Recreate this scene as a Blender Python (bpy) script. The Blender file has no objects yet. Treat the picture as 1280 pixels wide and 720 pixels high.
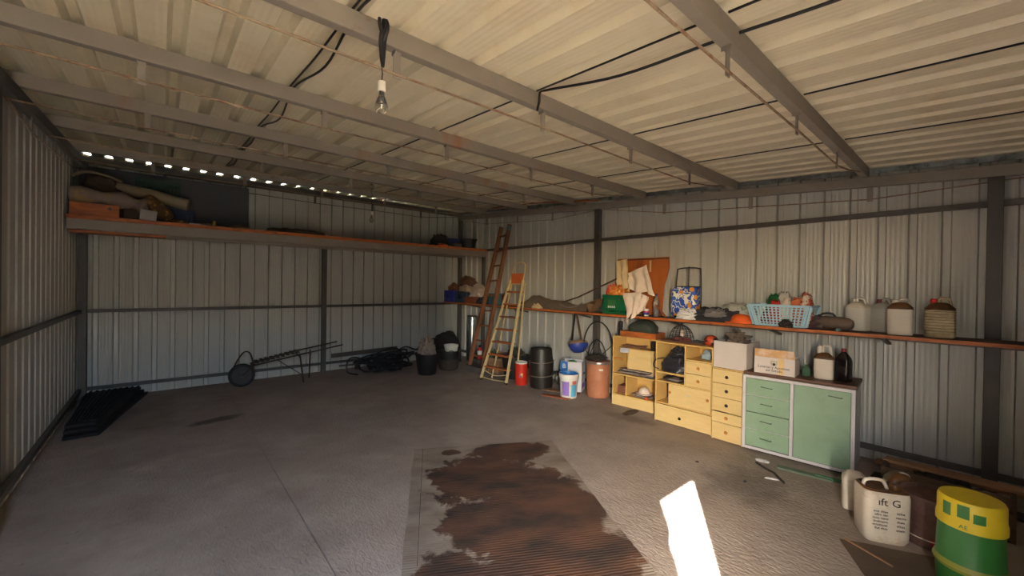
import bpy, bmesh, math, random
from mathutils import Vector, Matrix, noise
random.seed(7)
PI = math.pi
sc = bpy.context.scene
col = sc.collection

# ------------------------------------------------------------------ camera
H = 1.65
cam = bpy.data.cameras.new('camera'); co = bpy.data.objects.new('camera', cam); col.objects.link(co)
def unit(v): return v / v.length
_f = 508.0
_Y = unit(Vector((-437, -10, _f))); _d2 = Vector((590, 5, _f))
_X = unit(_d2 - _Y * _d2.dot(_Y)); _Z = _X.cross(_Y)
if _Z.y > 0: _Z = -_Z
right = Vector((_X.x, _Y.x, _Z.x)); down = Vector((_X.y, _Y.y, _Z.y)); fwd = Vector((_X.z, _Y.z, _Z.z))
m = Matrix((right, -down, -fwd)).transposed().to_4x4(); m.translation = Vector((0, 0, H))
co.matrix_world = m
cam.sensor_width = 36; cam.lens = 36 * _f / 1280; cam.clip_start = 0.02; cam.clip_end = 400
sc.camera = co

# ------------------------------------------------------------------ world, sun, exposure
w = bpy.data.worlds.new('world'); sc.world = w; w.use_nodes = True
nt = w.node_tree; bg = nt.nodes['Background']
sky = nt.nodes.new('ShaderNodeTexSky'); sky.sky_type = 'NISHITA'; sky.sun_disc = False
SUN_EL = math.atan(0.556)
SUN_H = Vector((0.848, 0.531, 0))                      # the way the light travels over the ground
sky.sun_elevation = SUN_EL; sky.sun_rotation = math.atan2(-SUN_H.x, -SUN_H.y)
nt.links.new(sky.outputs[0], bg.inputs[0]); bg.inputs[1].default_value = 0.7
sun = bpy.data.lights.new('sun', 'SUN'); sun.energy = 8.0; sun.angle = math.radians(0.5); sun.color = (1, 0.95, 0.90)
so = bpy.data.objects.new('sun', sun); col.objects.link(so)
sdir = Vector((SUN_H.x, SUN_H.y, -0.556)); so.rotation_euler = sdir.to_track_quat('-Z', 'Y').to_euler(); so.location = (-6, -6, 6)
pl = bpy.data.lights.new('daylight_portal', 'AREA'); pl.shape = 'RECTANGLE'; pl.size = .62; pl.size_y = 2.35; pl.cycles.is_portal = True
po = bpy.data.objects.new('daylight_portal', pl); col.objects.link(po); po.location = (-.36, -0.62, 1.17)
po.rotation_euler = (PI/2, 0, 0)
sc.view_settings.view_transform = 'Standard'; sc.view_settings.look = 'None'
sc.view_settings.exposure = 4.45; sc.view_settings.gamma = 1.0; sc.view_settings.use_curve_mapping = False
sc.cycles.use_denoising = True; sc.cycles.diffuse_bounces = 6; sc.cycles.max_bounces = 10
sc.cycles.sample_clamp_indirect = 8.0; sc.cycles.caustics_reflective = False

# ------------------------------------------------------------------ materials
def lin(c): return tuple(((x / 12.92) if x <= .04045 else ((x + .055) / 1.055) ** 2.4) for x in (v / 255 for v in c))
MC = {}
def mat(name, c, rough=.7, metal=0., var=.12, vs=6., c2=None, mix=(.45, .62), bump=.15, bs=60., trans=0., alpha=1., ior=1.45, stretch=(1, 1, 1), emit=None):
    """c, c2 are 0-255 sRGB; c2 blends in patches by noise; var jitters brightness."""
    if name in MC: return MC[name]
    m = bpy.data.materials.new(name); m.use_nodes = True; t = m.node_tree; N = t.nodes; L = t.links
    p = N['Principled BSDF']; p.inputs['Roughness'].default_value = rough; p.inputs['Metallic'].default_value = metal
    tc = N.new('ShaderNodeTexCoord'); mp = N.new('ShaderNodeMapping'); mp.inputs['Scale'].default_value = stretch
    L.new(tc.outputs['Object'], mp.inputs[0])
    n1 = N.new('ShaderNodeTexNoise'); n1.inputs['Scale'].default_value = vs; n1.inputs['Detail'].default_value = 6; n1.inputs['Roughness'].default_value = .62
    L.new(mp.outputs[0], n1.inputs['Vector'])
    a = lin(c); r = N.new('ShaderNodeValToRGB'); L.new(n1.outputs['Fac'], r.inputs[0])
    r.color_ramp.elements[0].position = .3; r.color_ramp.elements[1].position = .7
    r.color_ramp.elements[0].color = tuple(x * (1 - var) for x in a) + (1,); r.color_ramp.elements[1].color = tuple(min(1, x * (1 + var)) for x in a) + (1,)
    out = r.outputs[0]
    if c2:
        n2 = N.new('ShaderNodeTexNoise'); n2.inputs['Scale'].default_value = vs * .7; n2.inputs['Detail'].default_value = 8; n2.inputs['Roughness'].default_value = .7
        ad = N.new('ShaderNodeVectorMath'); ad.inputs[1].default_value = (3.7, 9.1, 5.2); L.new(mp.outputs[0], ad.inputs[0]); L.new(ad.outputs[0], n2.inputs['Vector'])
        r2 = N.new('ShaderNodeValToRGB'); r2.color_ramp.elements[0].position = mix[0]; r2.color_ramp.elements[1].position = mix[1]; L.new(n2.outputs['Fac'], r2.inputs[0])
        mx = N.new('ShaderNodeMix'); mx.data_type = 'RGBA'; L.new(r2.outputs[0], mx.inputs[0]); L.new(out, mx.inputs[6]); mx.inputs[7].default_value = lin(c2) + (1,)
        out = mx.outputs[2]
    L.new(out, p.inputs['Base Color'])
    if bump:
        n3 = N.new('ShaderNodeTexNoise'); n3.inputs['Scale'].default_value = bs; n3.inputs['Detail'].default_value = 4; L.new(mp.outputs[0], n3.inputs['Vector'])
        b = N.new('ShaderNodeBump'); b.inputs['Strength'].default_value = bump; b.inputs['Distance'].default_value = .01; L.new(n3.outputs['Fac'], b.inputs['Height']); L.new(b.outputs[0], p.inputs['Normal'])
    if trans: p.inputs['Transmission Weight'].default_value = trans; p.inputs['IOR'].default_value = ior
    if alpha < 1: p.inputs['Alpha'].default_value = alpha
    MC[name] = m; return m

WALL = mat('painted_wall_sheet', (184, 183, 178), .45, .15, .07, 1.2, bump=.04, bs=25, stretch=(1, 1, .25))
ROOF = mat('cream_roof_sheet', (216, 206, 182), .5, .05, .07, 1.5, (196, 174, 136), (.55, .85), bump=.05, bs=20)
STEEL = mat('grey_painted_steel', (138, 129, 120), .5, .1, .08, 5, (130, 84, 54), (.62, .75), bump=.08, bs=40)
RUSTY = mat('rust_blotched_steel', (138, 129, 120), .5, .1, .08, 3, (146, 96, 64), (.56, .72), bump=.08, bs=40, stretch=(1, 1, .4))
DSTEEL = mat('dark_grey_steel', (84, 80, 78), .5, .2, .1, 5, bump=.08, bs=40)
RUSTROD = mat('rusty_rod', (150, 130, 108), .8, .1, .15, 20, (124, 84, 60), bump=.3, bs=150)
GALV = mat('galvanised_trim', (150, 155, 158), .35, .6, .3, 12, (90, 92, 92), bump=.1)
BLACK = mat('black_rubber', (30, 29, 30), .55, 0, .2, 10, bump=.2, bs=40)
CABLE = mat('black_cable', (20, 20, 21), .5, 0, .1, 10, bump=0)
SHELFW = mat('orange_varnished_wood', (184, 100, 44), .5, 0, .15, 5, (140, 76, 36), bump=.1, stretch=(1, 1, 4))
SHELFD = mat('dusty_shelf_top', (92, 74, 60), .9, 0, .2, 6, bump=.2)
CREAMP = mat('cream_chipboard', (214, 176, 106), .6, 0, .06, 4, bump=.05)
CREAMF = mat('pale_yellow_front', (222, 194, 134), .55, 0, .06, 5, (206, 170, 104), (.5, .9), bump=.06, stretch=(1, 1, 5))
GREENP = mat('mint_green_paint', (140, 168, 140), .45, 0, .07, 5, (112, 148, 104), (.5, .8), bump=.05)
WHITEP = mat('white_paint_chipped', (206, 202, 204), .5, 0, .06, 6, (160, 152, 148), (.6, .75), bump=.08)
BROWNTOP = mat('brown_worktop', (98, 62, 46), .5, 0, .15, 8, bump=.1)
WOODB = mat('brown_ladder_wood', (128, 82, 54), .65, 0, .18, 8, (96, 60, 40), bump=.2, stretch=(1, 1, .3))
WOODR = mat('reddish_wood', (150, 84, 48), .6, 0, .15, 8, bump=.1)
CREAMM = mat('cream_metal_paint', (206, 186, 138), .4, .1, .06, 8, (170, 140, 92), (.6, .8), bump=.05)
WHITECL = mat('off_white_cloth', (222, 204, 188), .9, 0, .06, 12, (198, 176, 152), (.5, .9), bump=.25, bs=120)
BEIGECL = mat('beige_cloth', (198, 176, 136), .9, 0, .1, 12, bump=.25, bs=120)
GREYBR = mat('grey_brown_sacking', (104, 90, 78), .95, 0, .2, 8, (128, 92, 62), (.5, .75), bump=.4, bs=60)
WHITEPL = mat('white_plastic', (214, 210, 202), .4, 0, .04, 6, bump=.03)
DIRTYPL = mat('dirty_white_plastic', (208, 198, 184), .45, 0, .06, 9, (150, 92, 38), (.56, .8), bump=.05)
OILPL = mat('oily_brown_plastic', (112, 72, 36), .4, 0, .3, 8, (48, 32, 20), bump=.1)
DARKCL = mat('dark_cloth', (44, 44, 50), .9, 0, .25, 12, bump=.4, bs=60)
DIRT = mat('dark_debris', (58, 50, 44), .95, 0, .3, 20, bump=.5)
CARDB = mat('brown_cardboard', (140, 104, 76), .85, 0, .1, 8, bump=.1)
PAPER = mat('old_papers', (150, 140, 134), .85, 0, .25, 25, (110, 92, 84), bump=.2)
ORANGE = mat('orange_plastic', (226, 96, 34), .5, 0, .08, 8, bump=.1)
BLUE = mat('blue_plastic', (40, 60, 140), .45, 0, .1, 8, bump=.05)
GREENC = mat('green_crate_plastic', (18, 92, 58), .45, 0, .1, 8, bump=.05)
RED = mat('red_paint', (186, 32, 30), .4, 0, .1, 8, bump=.05)
TERRA = mat('terracotta_plastic', (178, 116, 84), .6, 0, .1, 5, (200, 148, 116), (.55, .8), bump=.08)
CHROME = mat('dull_metal', (150, 148, 145), .3, .9, .1, 10, bump=.03)
SHINY = mat('shiny_sheet_metal', (200, 204, 208), .22, .95, .05, 6, bump=.02)
DKGREEN = mat('dark_green_bag', (54, 60, 52), .7, 0, .2, 8, bump=.3, bs=30)
GLASS = mat('clear_glass', (240, 240, 235), .03, 0, 0, 5, bump=0, trans=1)
PET = mat('clear_bottle_plastic', (205, 215, 215), .1, 0, 0, 5, bump=0, trans=.9)
DKPLY = mat('dark_hardboard', (80, 82, 88), .7, 0, .1, 3, bump=.05)
CERAM = mat('white_porcelain', (232, 226, 212), .3, 0, .02, 5, bump=0)
INK = mat('black_ink', (28, 26, 26), .6, 0, 0, 5, bump=0)

# ------------------------------------------------------------------ mesh helpers
class G:
    def __init__(s): s.bm = bmesh.new()
    def _add(s, vs, fs, M=None):
        v = [s.bm.verts.new((M @ Vector(p)) if M else p) for p in vs]
        for f in fs:
            try: s.bm.faces.new([v[i] for i in f])
            except ValueError: pass
        return s
    def box(s, x0, x1, y0, y1, z0, z1, M=None, taper=0):
        t = taper
        return s._add([(x0, y0, z0), (x1, y0, z0), (x1, y1, z0), (x0, y1, z0), (x0 - t, y0 - t, z1), (x1 + t, y0 - t, z1), (x1 + t, y1 + t, z1), (x0 - t, y1 + t, z1)],
                      [(0, 3, 2, 1), (4, 5, 6, 7), (0, 1, 5, 4), (1, 2, 6, 5), (2, 3, 7, 6), (3, 0, 4, 7)], M)
    def bar(s, p, q, w, h, up=(0, 0, 1)):
        p, q = Vector(p), Vector(q); d = unit(q - p); u = Vector(up)
        if abs(d.dot(u)) > .95: u = Vector((0, 1, 0))
        a = unit(d.cross(u)) * (w / 2); b = unit(a.cross(d)) * (h / 2)
        vs = [p - a - b, p + a - b, p + a + b, p - a + b, q - a - b, q + a - b, q + a + b, q - a + b]
        return s._add(vs, [(0, 3, 2, 1), (4, 5, 6, 7), (0, 1, 5, 4), (1, 2, 6, 5), (2, 3, 7, 6), (3, 0, 4, 7)])
    def tube(s, pts, r, n=8, closed=False, rr=None):
        pts = [Vector(p) for p in pts]; k = len(pts); rings = []; prev = None
        for i, p in enumerate(pts):
            if closed: d = unit(pts[(i + 1) % k] - pts[i - 1])
            else: d = unit(pts[min(i + 1, k - 1)] - pts[max(i - 1, 0)])
            if prev is None: a = d.orthogonal().normalized()
            else:
                a = prev - d * prev.dot(d)
                a = a.normalized() if a.length > 1e-6 else d.orthogonal().normalized()
            prev = a; b = d.cross(a); R = rr[i] if rr else r
            rings.append([s.bm.verts.new(p + (a * math.cos(2 * PI * j / n) + b * math.sin(2 * PI * j / n)) * R) for j in range(n)])
        for i in range(k if closed else k - 1):
            A, B = rings[i], rings[(i + 1) % k]
            for j in range(n): s.bm.faces.new((A[j], A[(j + 1) % n], B[(j + 1) % n], B[j]))
        if not closed:
            s.bm.faces.new(rings[0][::-1]); s.bm.faces.new(rings[-1])
        return s
    def loft(s, secs, n=28, M=None, cap=(True, True)):
        """secs: (z, rx, ry, exponent[, cx, cy]) superellipse sections"""
        rings = []
        for q in secs:
            z, rx, ry, e = q[:4]; cx, cy = (q[4], q[5]) if len(q) > 4 else (0, 0)
            ring = []
            for j in range(n):
                t = 2 * PI * (j + .5) / n; c, sn = math.cos(t), math.sin(t)
                p = Vector((cx + rx * math.copysign(abs(c) ** (2 / e), c), cy + ry * math.copysign(abs(sn) ** (2 / e), sn), z))
                ring.append(s.bm.verts.new(M @ p if M else p))
            rings.append(ring)
        for A, B in zip(rings, rings[1:]):
            for j in range(n): s.bm.faces.new((A[j], A[(j + 1) % n], B[(j + 1) % n], B[j]))
        if cap[0]: s.bm.faces.new(rings[0][::-1])
        if cap[1]: s.bm.faces.new(rings[-1])
        return s
    def lathe(s, prof, n=28, c=(0, 0), cap=(True, True)): return s.loft([(z, r, r, 2, c[0], c[1]) for r, z in prof], n, None, cap)
    def heap(s, w, d, h, seed=0, fold=.25, n=30, fs=4., M=None, sq=2.6):
        """a closed lump with a flat base: bundled cloth, bags, sacks"""
        rings = []; nr = max(8, n // 2)
        for i in range(nr + 1):
            ph = (PI / 2) * i / nr
            ring = []
            for j in range(n):
                t = 2 * PI * j / n; c, sn = math.cos(t), math.sin(t)
                rx = math.copysign(abs(c) ** (2 / sq), c); ry = math.copysign(abs(sn) ** (2 / sq), sn)
                k = max(0, math.cos(ph)) ** .7
                P = Vector((rx * k * w / 2, ry * k * d / 2, math.sin(ph) * h))
                nz = noise.fractal(P * fs / max(w, .1) * 1.6 + Vector((seed * 7.3, seed, 0)), 1, 2, 2)
                f = 1 + fold * nz
                P = Vector((P.x * f, P.y * f, P.z * (1 + fold * .9 * nz * (i / nr)) if i else 0))
                ring.append(P)
            if i == nr:
                a = sum(ring, Vector()) / n; v = s.bm.verts.new(M @ a if M else a)
                for j in range(n): s.bm.faces.new((rings[-1][j], rings[-1][(j + 1) % n], v))
            else:
                rings.append([s.bm.verts.new(M @ p if M else p) for p in ring])
                if i:
                    for j in range(n): s.bm.faces.new((rings[-2][j], rings[-2][(j + 1) % n], rings[-1][(j + 1) % n], rings[-1][j]))
        s.bm.faces.new(rings[0][::-1]); return s
    def sheet(s, fn, nu, nv, th=.003):
        P = [[Vector(fn(i / nu, j / nv)) for j in range(nv + 1)] for i in range(nu + 1)]
        def nrm(i, j):
            a = P[min(i + 1, nu)][j] - P[max(i - 1, 0)][j]; b = P[i][min(j + 1, nv)] - P[i][max(j - 1, 0)]
            c = a.cross(b); return c.normalized() if c.length > 1e-9 else Vector((0, 0, 1))
        A = [[s.bm.verts.new(P[i][j]) for j in range(nv + 1)] for i in range(nu + 1)]
        B = [[s.bm.verts.new(P[i][j] - nrm(i, j) * th) for j in range(nv + 1)] for i in range(nu + 1)]
        for i in range(nu):
            for j in range(nv):
                s.bm.faces.new((A[i][j], A[i + 1][j], A[i + 1][j + 1], A[i][j + 1])); s.bm.faces.new((B[i][j], B[i][j + 1], B[i + 1][j + 1], B[i + 1][j]))
        for i in range(nu):
            s.bm.faces.new((A[i][0], B[i][0], B[i + 1][0], A[i + 1][0])); s.bm.faces.new((A[i][nv], A[i + 1][nv], B[i + 1][nv], B[i][nv]))
        for j in range(nv):
            s.bm.faces.new((A[0][j], A[0][j + 1], B[0][j + 1], B[0][j])); s.bm.faces.new((A[nu][j], B[nu][j], B[nu][j + 1], A[nu][j + 1]))
        return s
    def build(s, name, material, parent=None, smooth=False, bevel=0, loc=None, label=None):
        me = bpy.data.meshes.new(name)
        bmesh.ops.recalc_face_normals(s.bm, faces=s.bm.faces[:])
        s.bm.to_mesh(me); s.bm.free()
        if smooth:
            for p in me.polygons: p.use_smooth = True
            me.set_sharp_from_angle(angle=math.radians(38))
        mats = material if isinstance(material, (list, tuple)) else [material]
        for q in mats: me.materials.append(q)
        o = bpy.data.objects.new(name, me); col.objects.link(o)
        if parent: o.parent = parent
        if loc: o.location = loc
        if bevel:
            b = o.modifiers.new('bevel', 'BEVEL'); b.width = bevel; b.segments = 2; b.limit_method = 'ANGLE'
        if label: o['label'] = label
        return o
def tag(o, label, cat, group=None, kind=None):
    o['label'] = label; o['category'] = cat
    if group: o['group'] = group
    if kind: o['kind'] = kind
    return o
def thing(name, label, cat, loc=(0, 0, 0), rz=0, group=None, rx=0, ry=0):
    o = bpy.data.objects.new(name, None); col.objects.link(o); o.empty_display_size = .05
    o.location = loc; o.rotation_euler = (math.radians(rx), math.radians(ry), math.radians(rz)); return tag(o, label, cat, group)
def setting(name):
    o = bpy.data.objects.new(name, None); col.objects.link(o); o['kind'] = 'structure'; return o
def text(body, size, parent, loc, rot, material=INK, name='lettering', ext=.0008, align='CENTER'):
    c = bpy.data.curves.new(name, 'FONT'); c.body = body; c.size = size; c.extrude = ext; c.align_x = align; c.align_y = 'CENTER'
    c.materials.append(material); c.resolution_u = 2; q = bpy.data.objects.new(name, c); col.objects.link(q)
    bpy.context.view_layer.update(); me = bpy.data.meshes.new_from_object(q.evaluated_get(bpy.context.evaluated_depsgraph_get())); me.name = name
    if not me.materials: me.materials.append(material)
    bpy.data.objects.remove(q); o = bpy.data.objects.new(name, me); col.objects.link(o); o.parent = parent; o.location = loc; o.rotation_euler = rot
    return o
FACE = (PI/2, 0, 0)          # lettering on a front (local -Y) face
def roofz(y): return 2.80 + .066 * y

XL, XR, YF, YB = -.87, 5.28, -.6, 8.0
# ------------------------------------------------------------------ the shell
def rib_profile(a0, pitch, n, flute=.003, rw=.068, sd=.011, dp=.032):
    """(along, out) points of a ribbed sheet; ribs are recessed away from the room"""
    pts = []
    for k in range(n):
        b = a0 + k * pitch; pan = pitch - rw
        pts.append((b, 0))
        if flute:
            for q in range(1, 8):
                c = b + pan * q / 8; pts.append((c, flute if q % 2 else 0))
        pts += [(b + pan, 0), (b + pan + sd, dp), (b + pitch - sd, dp)]
    pts.append((a0 + n * pitch, 0)); return pts
def wall_sheet(parent, a0, pitch, n, axis, at, z0, ztop, out, name='wall_sheet', mt=WALL, lift=0):
    g = G(); P = rib_profile(a0, pitch, n); vs = []; fs = []
    for a, d in P:
        zt = ztop(a) if callable(ztop) else ztop
        c = at + out * (d + lift)
        for z in (z0, zt): vs.append((a, c, z) if axis == 'x' else (c, a, z))
    for i in range(len(P) - 1): fs.append((2 * i, 2 * i + 2, 2 * i + 3, 2 * i + 1))
    g._add(vs, fs); return g.build(name, mt, parent)

# floor: slabs parted by a sawn joint
FLOORM = mat('rough_concrete', (158, 143, 131), .75, 0, .14, 2.2, (178, 165, 154), (.45, .75), bump=0)
def floor_nodes(m):
    t = m.node_tree; N = t.nodes; L = t.links; p = N['Principled BSDF']
    base = p.inputs['Base Color'].links[0].from_socket
    tc = N.new('ShaderNodeTexCoord')
    # dark oil stains, each at its own place on the slab
    for (cx, cy, rx, ry, rot, s) in ((.50, 5.92, .34, .13, .25, .75), (3.75, 1.30, .45, .38, .3, .45), (-.2, 6.6, .5, .9, 0, .3), (4.45, 2.9, .5, .16, -1.5, .35), (2.2, 4.9, .9, .5, .4, -.25)):
        mp = N.new('ShaderNodeMapping'); mp.vector_type = 'TEXTURE'; mp.inputs['Location'].default_value = (cx, cy, 0); mp.inputs['Rotation'].default_value = (0, 0, rot); mp.inputs['Scale'].default_value = (rx, ry, 1)
        L.new(tc.outputs['Object'], mp.inputs[0])
        ln = N.new('ShaderNodeVectorMath'); ln.operation = 'LENGTH'; L.new(mp.outputs[0], ln.inputs[0])
        n = N.new('ShaderNodeTexNoise'); n.inputs['Scale'].default_value = 5; n.inputs['Detail'].default_value = 7; L.new(tc.outputs['Object'], n.inputs['Vector'])
        ad = N.new('ShaderNodeMath'); ad.operation = 'MULTIPLY_ADD'; ad.inputs[1].default_value = 1.3; L.new(n.outputs['Fac'], ad.inputs[0]); L.new(ln.outputs['Value'], ad.inputs[2])
        r = N.new('ShaderNodeMapRange'); r.interpolation_type = 'SMOOTHERSTEP'; r.inputs['From Min'].default_value = .95; r.inputs['From Max'].default_value = 1.75; r.inputs['To Min'].default_value = abs(s); r.inputs['To Max'].default_value = 0
        L.new(ad.outputs[0], r.inputs['Value'])
        mx = N.new('ShaderNodeMix'); mx.data_type = 'RGBA'; L.new(r.outputs[0], mx.inputs[0]); L.new(base, mx.inputs[6]); mx.inputs[7].default_value = (lin((40, 34, 30)) if s > 0 else lin((150, 138, 128))) + (1,)
        base = mx.outputs[2]
    # speckled dirt
    n = N.new('ShaderNodeTexNoise'); n.inputs['Scale'].default_value = 26; n.inputs['Detail'].default_value = 5; L.new(tc.outputs['Object'], n.inputs['Vector'])
    r = N.new('ShaderNodeValToRGB'); r.color_ramp.elements[0].position = .66; r.color_ramp.elements[1].position = .74; L.new(n.outputs['Fac'], r.inputs[0])
    mm = N.new('ShaderNodeMath'); mm.operation = 'MULTIPLY'; mm.inputs[1].default_value = .45; L.new(r.outputs[0], mm.inputs[0])
    mx = N.new('ShaderNodeMix'); mx.data_type = 'RGBA'; L.new(mm.outputs[0], mx.inputs[0]); L.new(base, mx.inputs[6]); mx.inputs[7].default_value = lin((70, 60, 52)) + (1,)
    L.new(mx.outputs[2], p.inputs['Base Color'])
    # trowelled ripples
    a = N.new('ShaderNodeTexNoise'); a.inputs['Scale'].default_value = 34; a.inputs['Detail'].default_value = 5; a.inputs['Distortion'].default_value = .6
    mp = N.new('ShaderNodeMapping'); mp.inputs['Rotation'].default_value = (0, 0, .5); mp.inputs['Scale'].default_value = (1.5, .7, 1); L.new(tc.outputs['Object'], mp.inputs[0]); L.new(mp.outputs[0], a.inputs['Vector'])
    b = N.new('ShaderNodeTexNoise'); b.inputs['Scale'].default_value = 5; b.inputs['Detail'].default_value = 3; L.new(tc.outputs['Object'], b.inputs['Vector'])
    s = N.new('ShaderNodeMath'); s.operation = 'MULTIPLY_ADD'; s.inputs[1].default_value = .6; L.new(b.outputs['Fac'], s.inputs[0]); L.new(a.outputs['Fac'], s.inputs[2])
    bp = N.new('ShaderNodeBump'); bp.inputs['Strength'].default_value = .7; bp.inputs['Distance'].default_value = .016; L.new(s.outputs[0], bp.inputs['Height']); L.new(bp.outputs[0], p.inputs['Normal'])
floor_nodes(FLOORM)
fl = setting('floor')
ys = (YF - .2, 2.2, 4.72, YB)
for y0, y1 in zip(ys, ys[1:]):
    for x0, x1 in ((XL, .752 - .0032), (.752 + .0032, XR)):
        G().box(x0, x1, y0 + .002, y1 - .002, -.12, 0).build('slab', FLOORM, fl)
G().box(XL, XR, YF - .2, YB, -.2, -.012).build('sub_base', DIRT, fl)
SAND = mat('sunlit_sandy_ground', (205, 184, 148), .95, 0, .1, .6, bump=.2, bs=4)
G().box(-60, 60, -60, YF - .2, -.3, -.03).box(-60, XL - .06, YF - .2, 60, -.3, -.03).box(XR + .06, 60, YF - .2, 60, -.3, -.03).box(XL - .06, XR + .06, YB + .05, 60, -.3, -.03).build('ground', SAND)['kind'] = 'structure'

# unseen row of sheds added across the yard to keep the back wall darker
op = G().box(-5.5, 20, -13, -9, -.03, 3.2).bar((-5.7, -11, 3.25), (20.2, -11, 3.25), 4.4, .12)
for k in range(5): op.box(-4.6 + 5.0 * k, -1.6 + 5.0 * k, -9.0, -8.94, -.03, 2.6)
op.build('added_shed_row', mat('weathered_render', (150, 138, 120), .9))['kind'] = 'structure'
# walls
wb = setting('wall_back')
a = XL
for k in range(6):
    wall_sheet(wb, a, .205, 5, 'x', YB, -.02, roofz(YB) + .020, 1, lift=0); a += 1.025
wr = setting('wall_right')
a = YB
for k in range(8):
    a -= 1.075; wall_sheet(wr, a, .215, 5, 'y', XR, -.02, lambda y: roofz(y) + .001, 1, lift=0)
wl = setting('wall_left')
a = YB
for k in range(8):
    a -= 1.075; wall_sheet(wl, a, .215, 5, 'y', XL, -.02, lambda y: roofz(y) + .001, -1, lift=0)
# front wall (behind the camera): narrow doorway, its leaf standing open
wf = setting('wall_front')
LINT = 2.35
G().box(XL - .04, XR + .04, YF - .05, YF, LINT, roofz(YF) + .02).box(.03, XR + .04, YF - .05, YF, 0, LINT).build('wall_panel', WALL, wf)
edge = [(LINT, -.655), (2.18, -.60), (2.10, -.575), (2.04, -.60), (2.0, -.60), (1.93, -.565), (1.85, -.545), (1.70, -.52), (1.5, -.5), (0, -.5)]
g = G(); n = len(edge)
vs = [(XL - .04, YF - y, z) for y in (.045, .035) for z, x in edge] + [(x, YF - y, z) for y in (.045, .035) for z, x in edge]
fs = []
for i in range(n - 1):
    fs += [(i, i + 1, 2 * n + i + 1, 2 * n + i), (n + i, 3 * n + i, 3 * n + i + 1, n + i + 1), (2 * n + i, 2 * n + i + 1, 3 * n + i + 1, 3 * n + i)]
g._add(vs, fs); g.build('sun_shaping_panel', WALL, wf)  # unseen panel added to give the sun patch its ragged left edge
G().box(XL - .30, XL - .035, YF - .05, YF + .02, 0, roofz(YF) + .02).build('sun_stop_panel', WALL, wf)  # unseen extension of the front wall, added to block a sliver of sun
G().box(-.075, .03, YF - .06, YF, 0, LINT).build('door_post', STEEL, wf)
dl = setting('door_1')
G().box(-.02, .02, YF - .95, YF - .06, .02, 2.30).build('door_leaf', WALL, dl)

# roof
ce = setting('ceiling')
def roof_sheet(x0, pitch):
    P = rib_profile(x0, pitch, 5, .0012, .086, .022, .040); g = G(); vs = []; fs = []
    for x, d in P:
        for y in (YF - .25, YB + .12): vs.append((x, y, roofz(y) + d * 1.1))
    for i in range(len(P) - 1): fs.append((2 * i, 2 * i + 2, 2 * i + 3, 2 * i + 1))
    g._add(vs, fs); return g.build('roof_sheet', ROOF, ce)
seams = [-1.36, -.32, .72, 1.85, 2.975, 4.10, 5.225]
for x0, x1 in zip(seams, seams[1:] + [6.35]):
    roof_sheet(x0, (x1 - x0) / 5)
for x in seams[3:6]:
    for y0, y1 in ((YF, .74), (.82, 1.93), (2.01, 3.16), (3.24, 4.42), (4.50, 5.66), (5.74, 6.98), (7.06, 7.95)):
        G().bar((x, y0, roofz(y0) - .004), (x, y1, roofz(y1) - .004), .009, .008).build('seam_strip', CABLE, ce)
BEAMY = [.78, 1.97, 3.20, 4.46, 5.70, 7.02]
STR = [-.10, .90, 1.95, 3.0, 4.05]
for i, y in enumerate(BEAMY):
    zb = 2.70 + .066 * y; h = .10
    b = G().box(XL + .01, XR - .04, y - .028, y + .028, zb, zb + h).build('beam', RUSTY if i in (2, 3) else STEEL, ce, bevel=.004)
    for x in STR:
        G().box(x - .02, x + .02, y - .003, y + .003, zb - .135, zb).box(x - .02, x - .016, y - .022, y + .022, zb - .02, zb).build('strut', STEEL, b)
    ex = XR - .38
    pts = [(XL + .05, y - .01, zb - .118 + .02)] + [(x, y - .01, zb - .118 + .006 * math.sin(3 * x + i)) for x in STR] + [(4.45, y - .01, zb - .075), (ex, y - .01, zb - .004)]
    pts2 = []
    for p, q in zip(pts, pts[1:]):
        for k in range(6): pts2.append(Vector(p).lerp(Vector(q), k / 6))
    pts2.append(Vector(pts[-1]))
    G().tube(pts2, .0065, 6).build('tie_rod', RUSTROD, b)
# end rails that carry the beams (right and left walls) and the back rail
for X, par, sgn in ((5.215, wr, 1), (-.80, wl, -1)):
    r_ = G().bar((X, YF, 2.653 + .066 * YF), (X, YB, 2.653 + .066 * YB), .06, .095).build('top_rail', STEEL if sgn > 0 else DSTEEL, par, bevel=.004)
    sy = [.74, 1.80, 2.88, 3.93, 4.99, 5.93, 6.91]
    for y in sy:
        if abs(y - 3.93) < .1: continue
        zz = 2.605 + .066 * y; G().box(X - .003, X + .003, y - .022, y + .022, zz - .14, zz).build('strut', STEEL, r_)
    for seg in ([-.3, .74, 1.80, 2.88, 3.9], [4.0, 4.99, 5.93, 6.91, 7.85]):
        pts = []
        for j, y in enumerate(seg):
            zz = 2.605 + .066 * y - (.12 if 0 < j < len(seg) - 1 else .01); pts.append((X, y, zz))
        G().tube(pts, .0055, 6).build('tie_rod', RUSTROD, r_)
bk = G().box(XL + .05, XR - .04, 7.86, 7.93, 3.20, 3.29).build('top_rail', DSTEEL, wb)
for x in STR + [-.6]:
    G().box(x + .1, x + .14, 7.86, 7.866, 3.06, 3.20).build('strut', DSTEEL, bk)
G().tube([(1.06, 7.86, 3.09), (2.1, 7.86, 3.07), (3.2, 7.86, 3.08), (4.2, 7.86, 3.07), (5.1, 7.86, 3.18)], .006, 6).build('tie_rod', DSTEEL, bk)
# eave flashing under the roof edge
G().bar((XR - .012, YF, roofz(YF) - .03), (XR - .012, YB, roofz(YB) - .03), .014, .05).build('flashing', GALV, wr)
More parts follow.
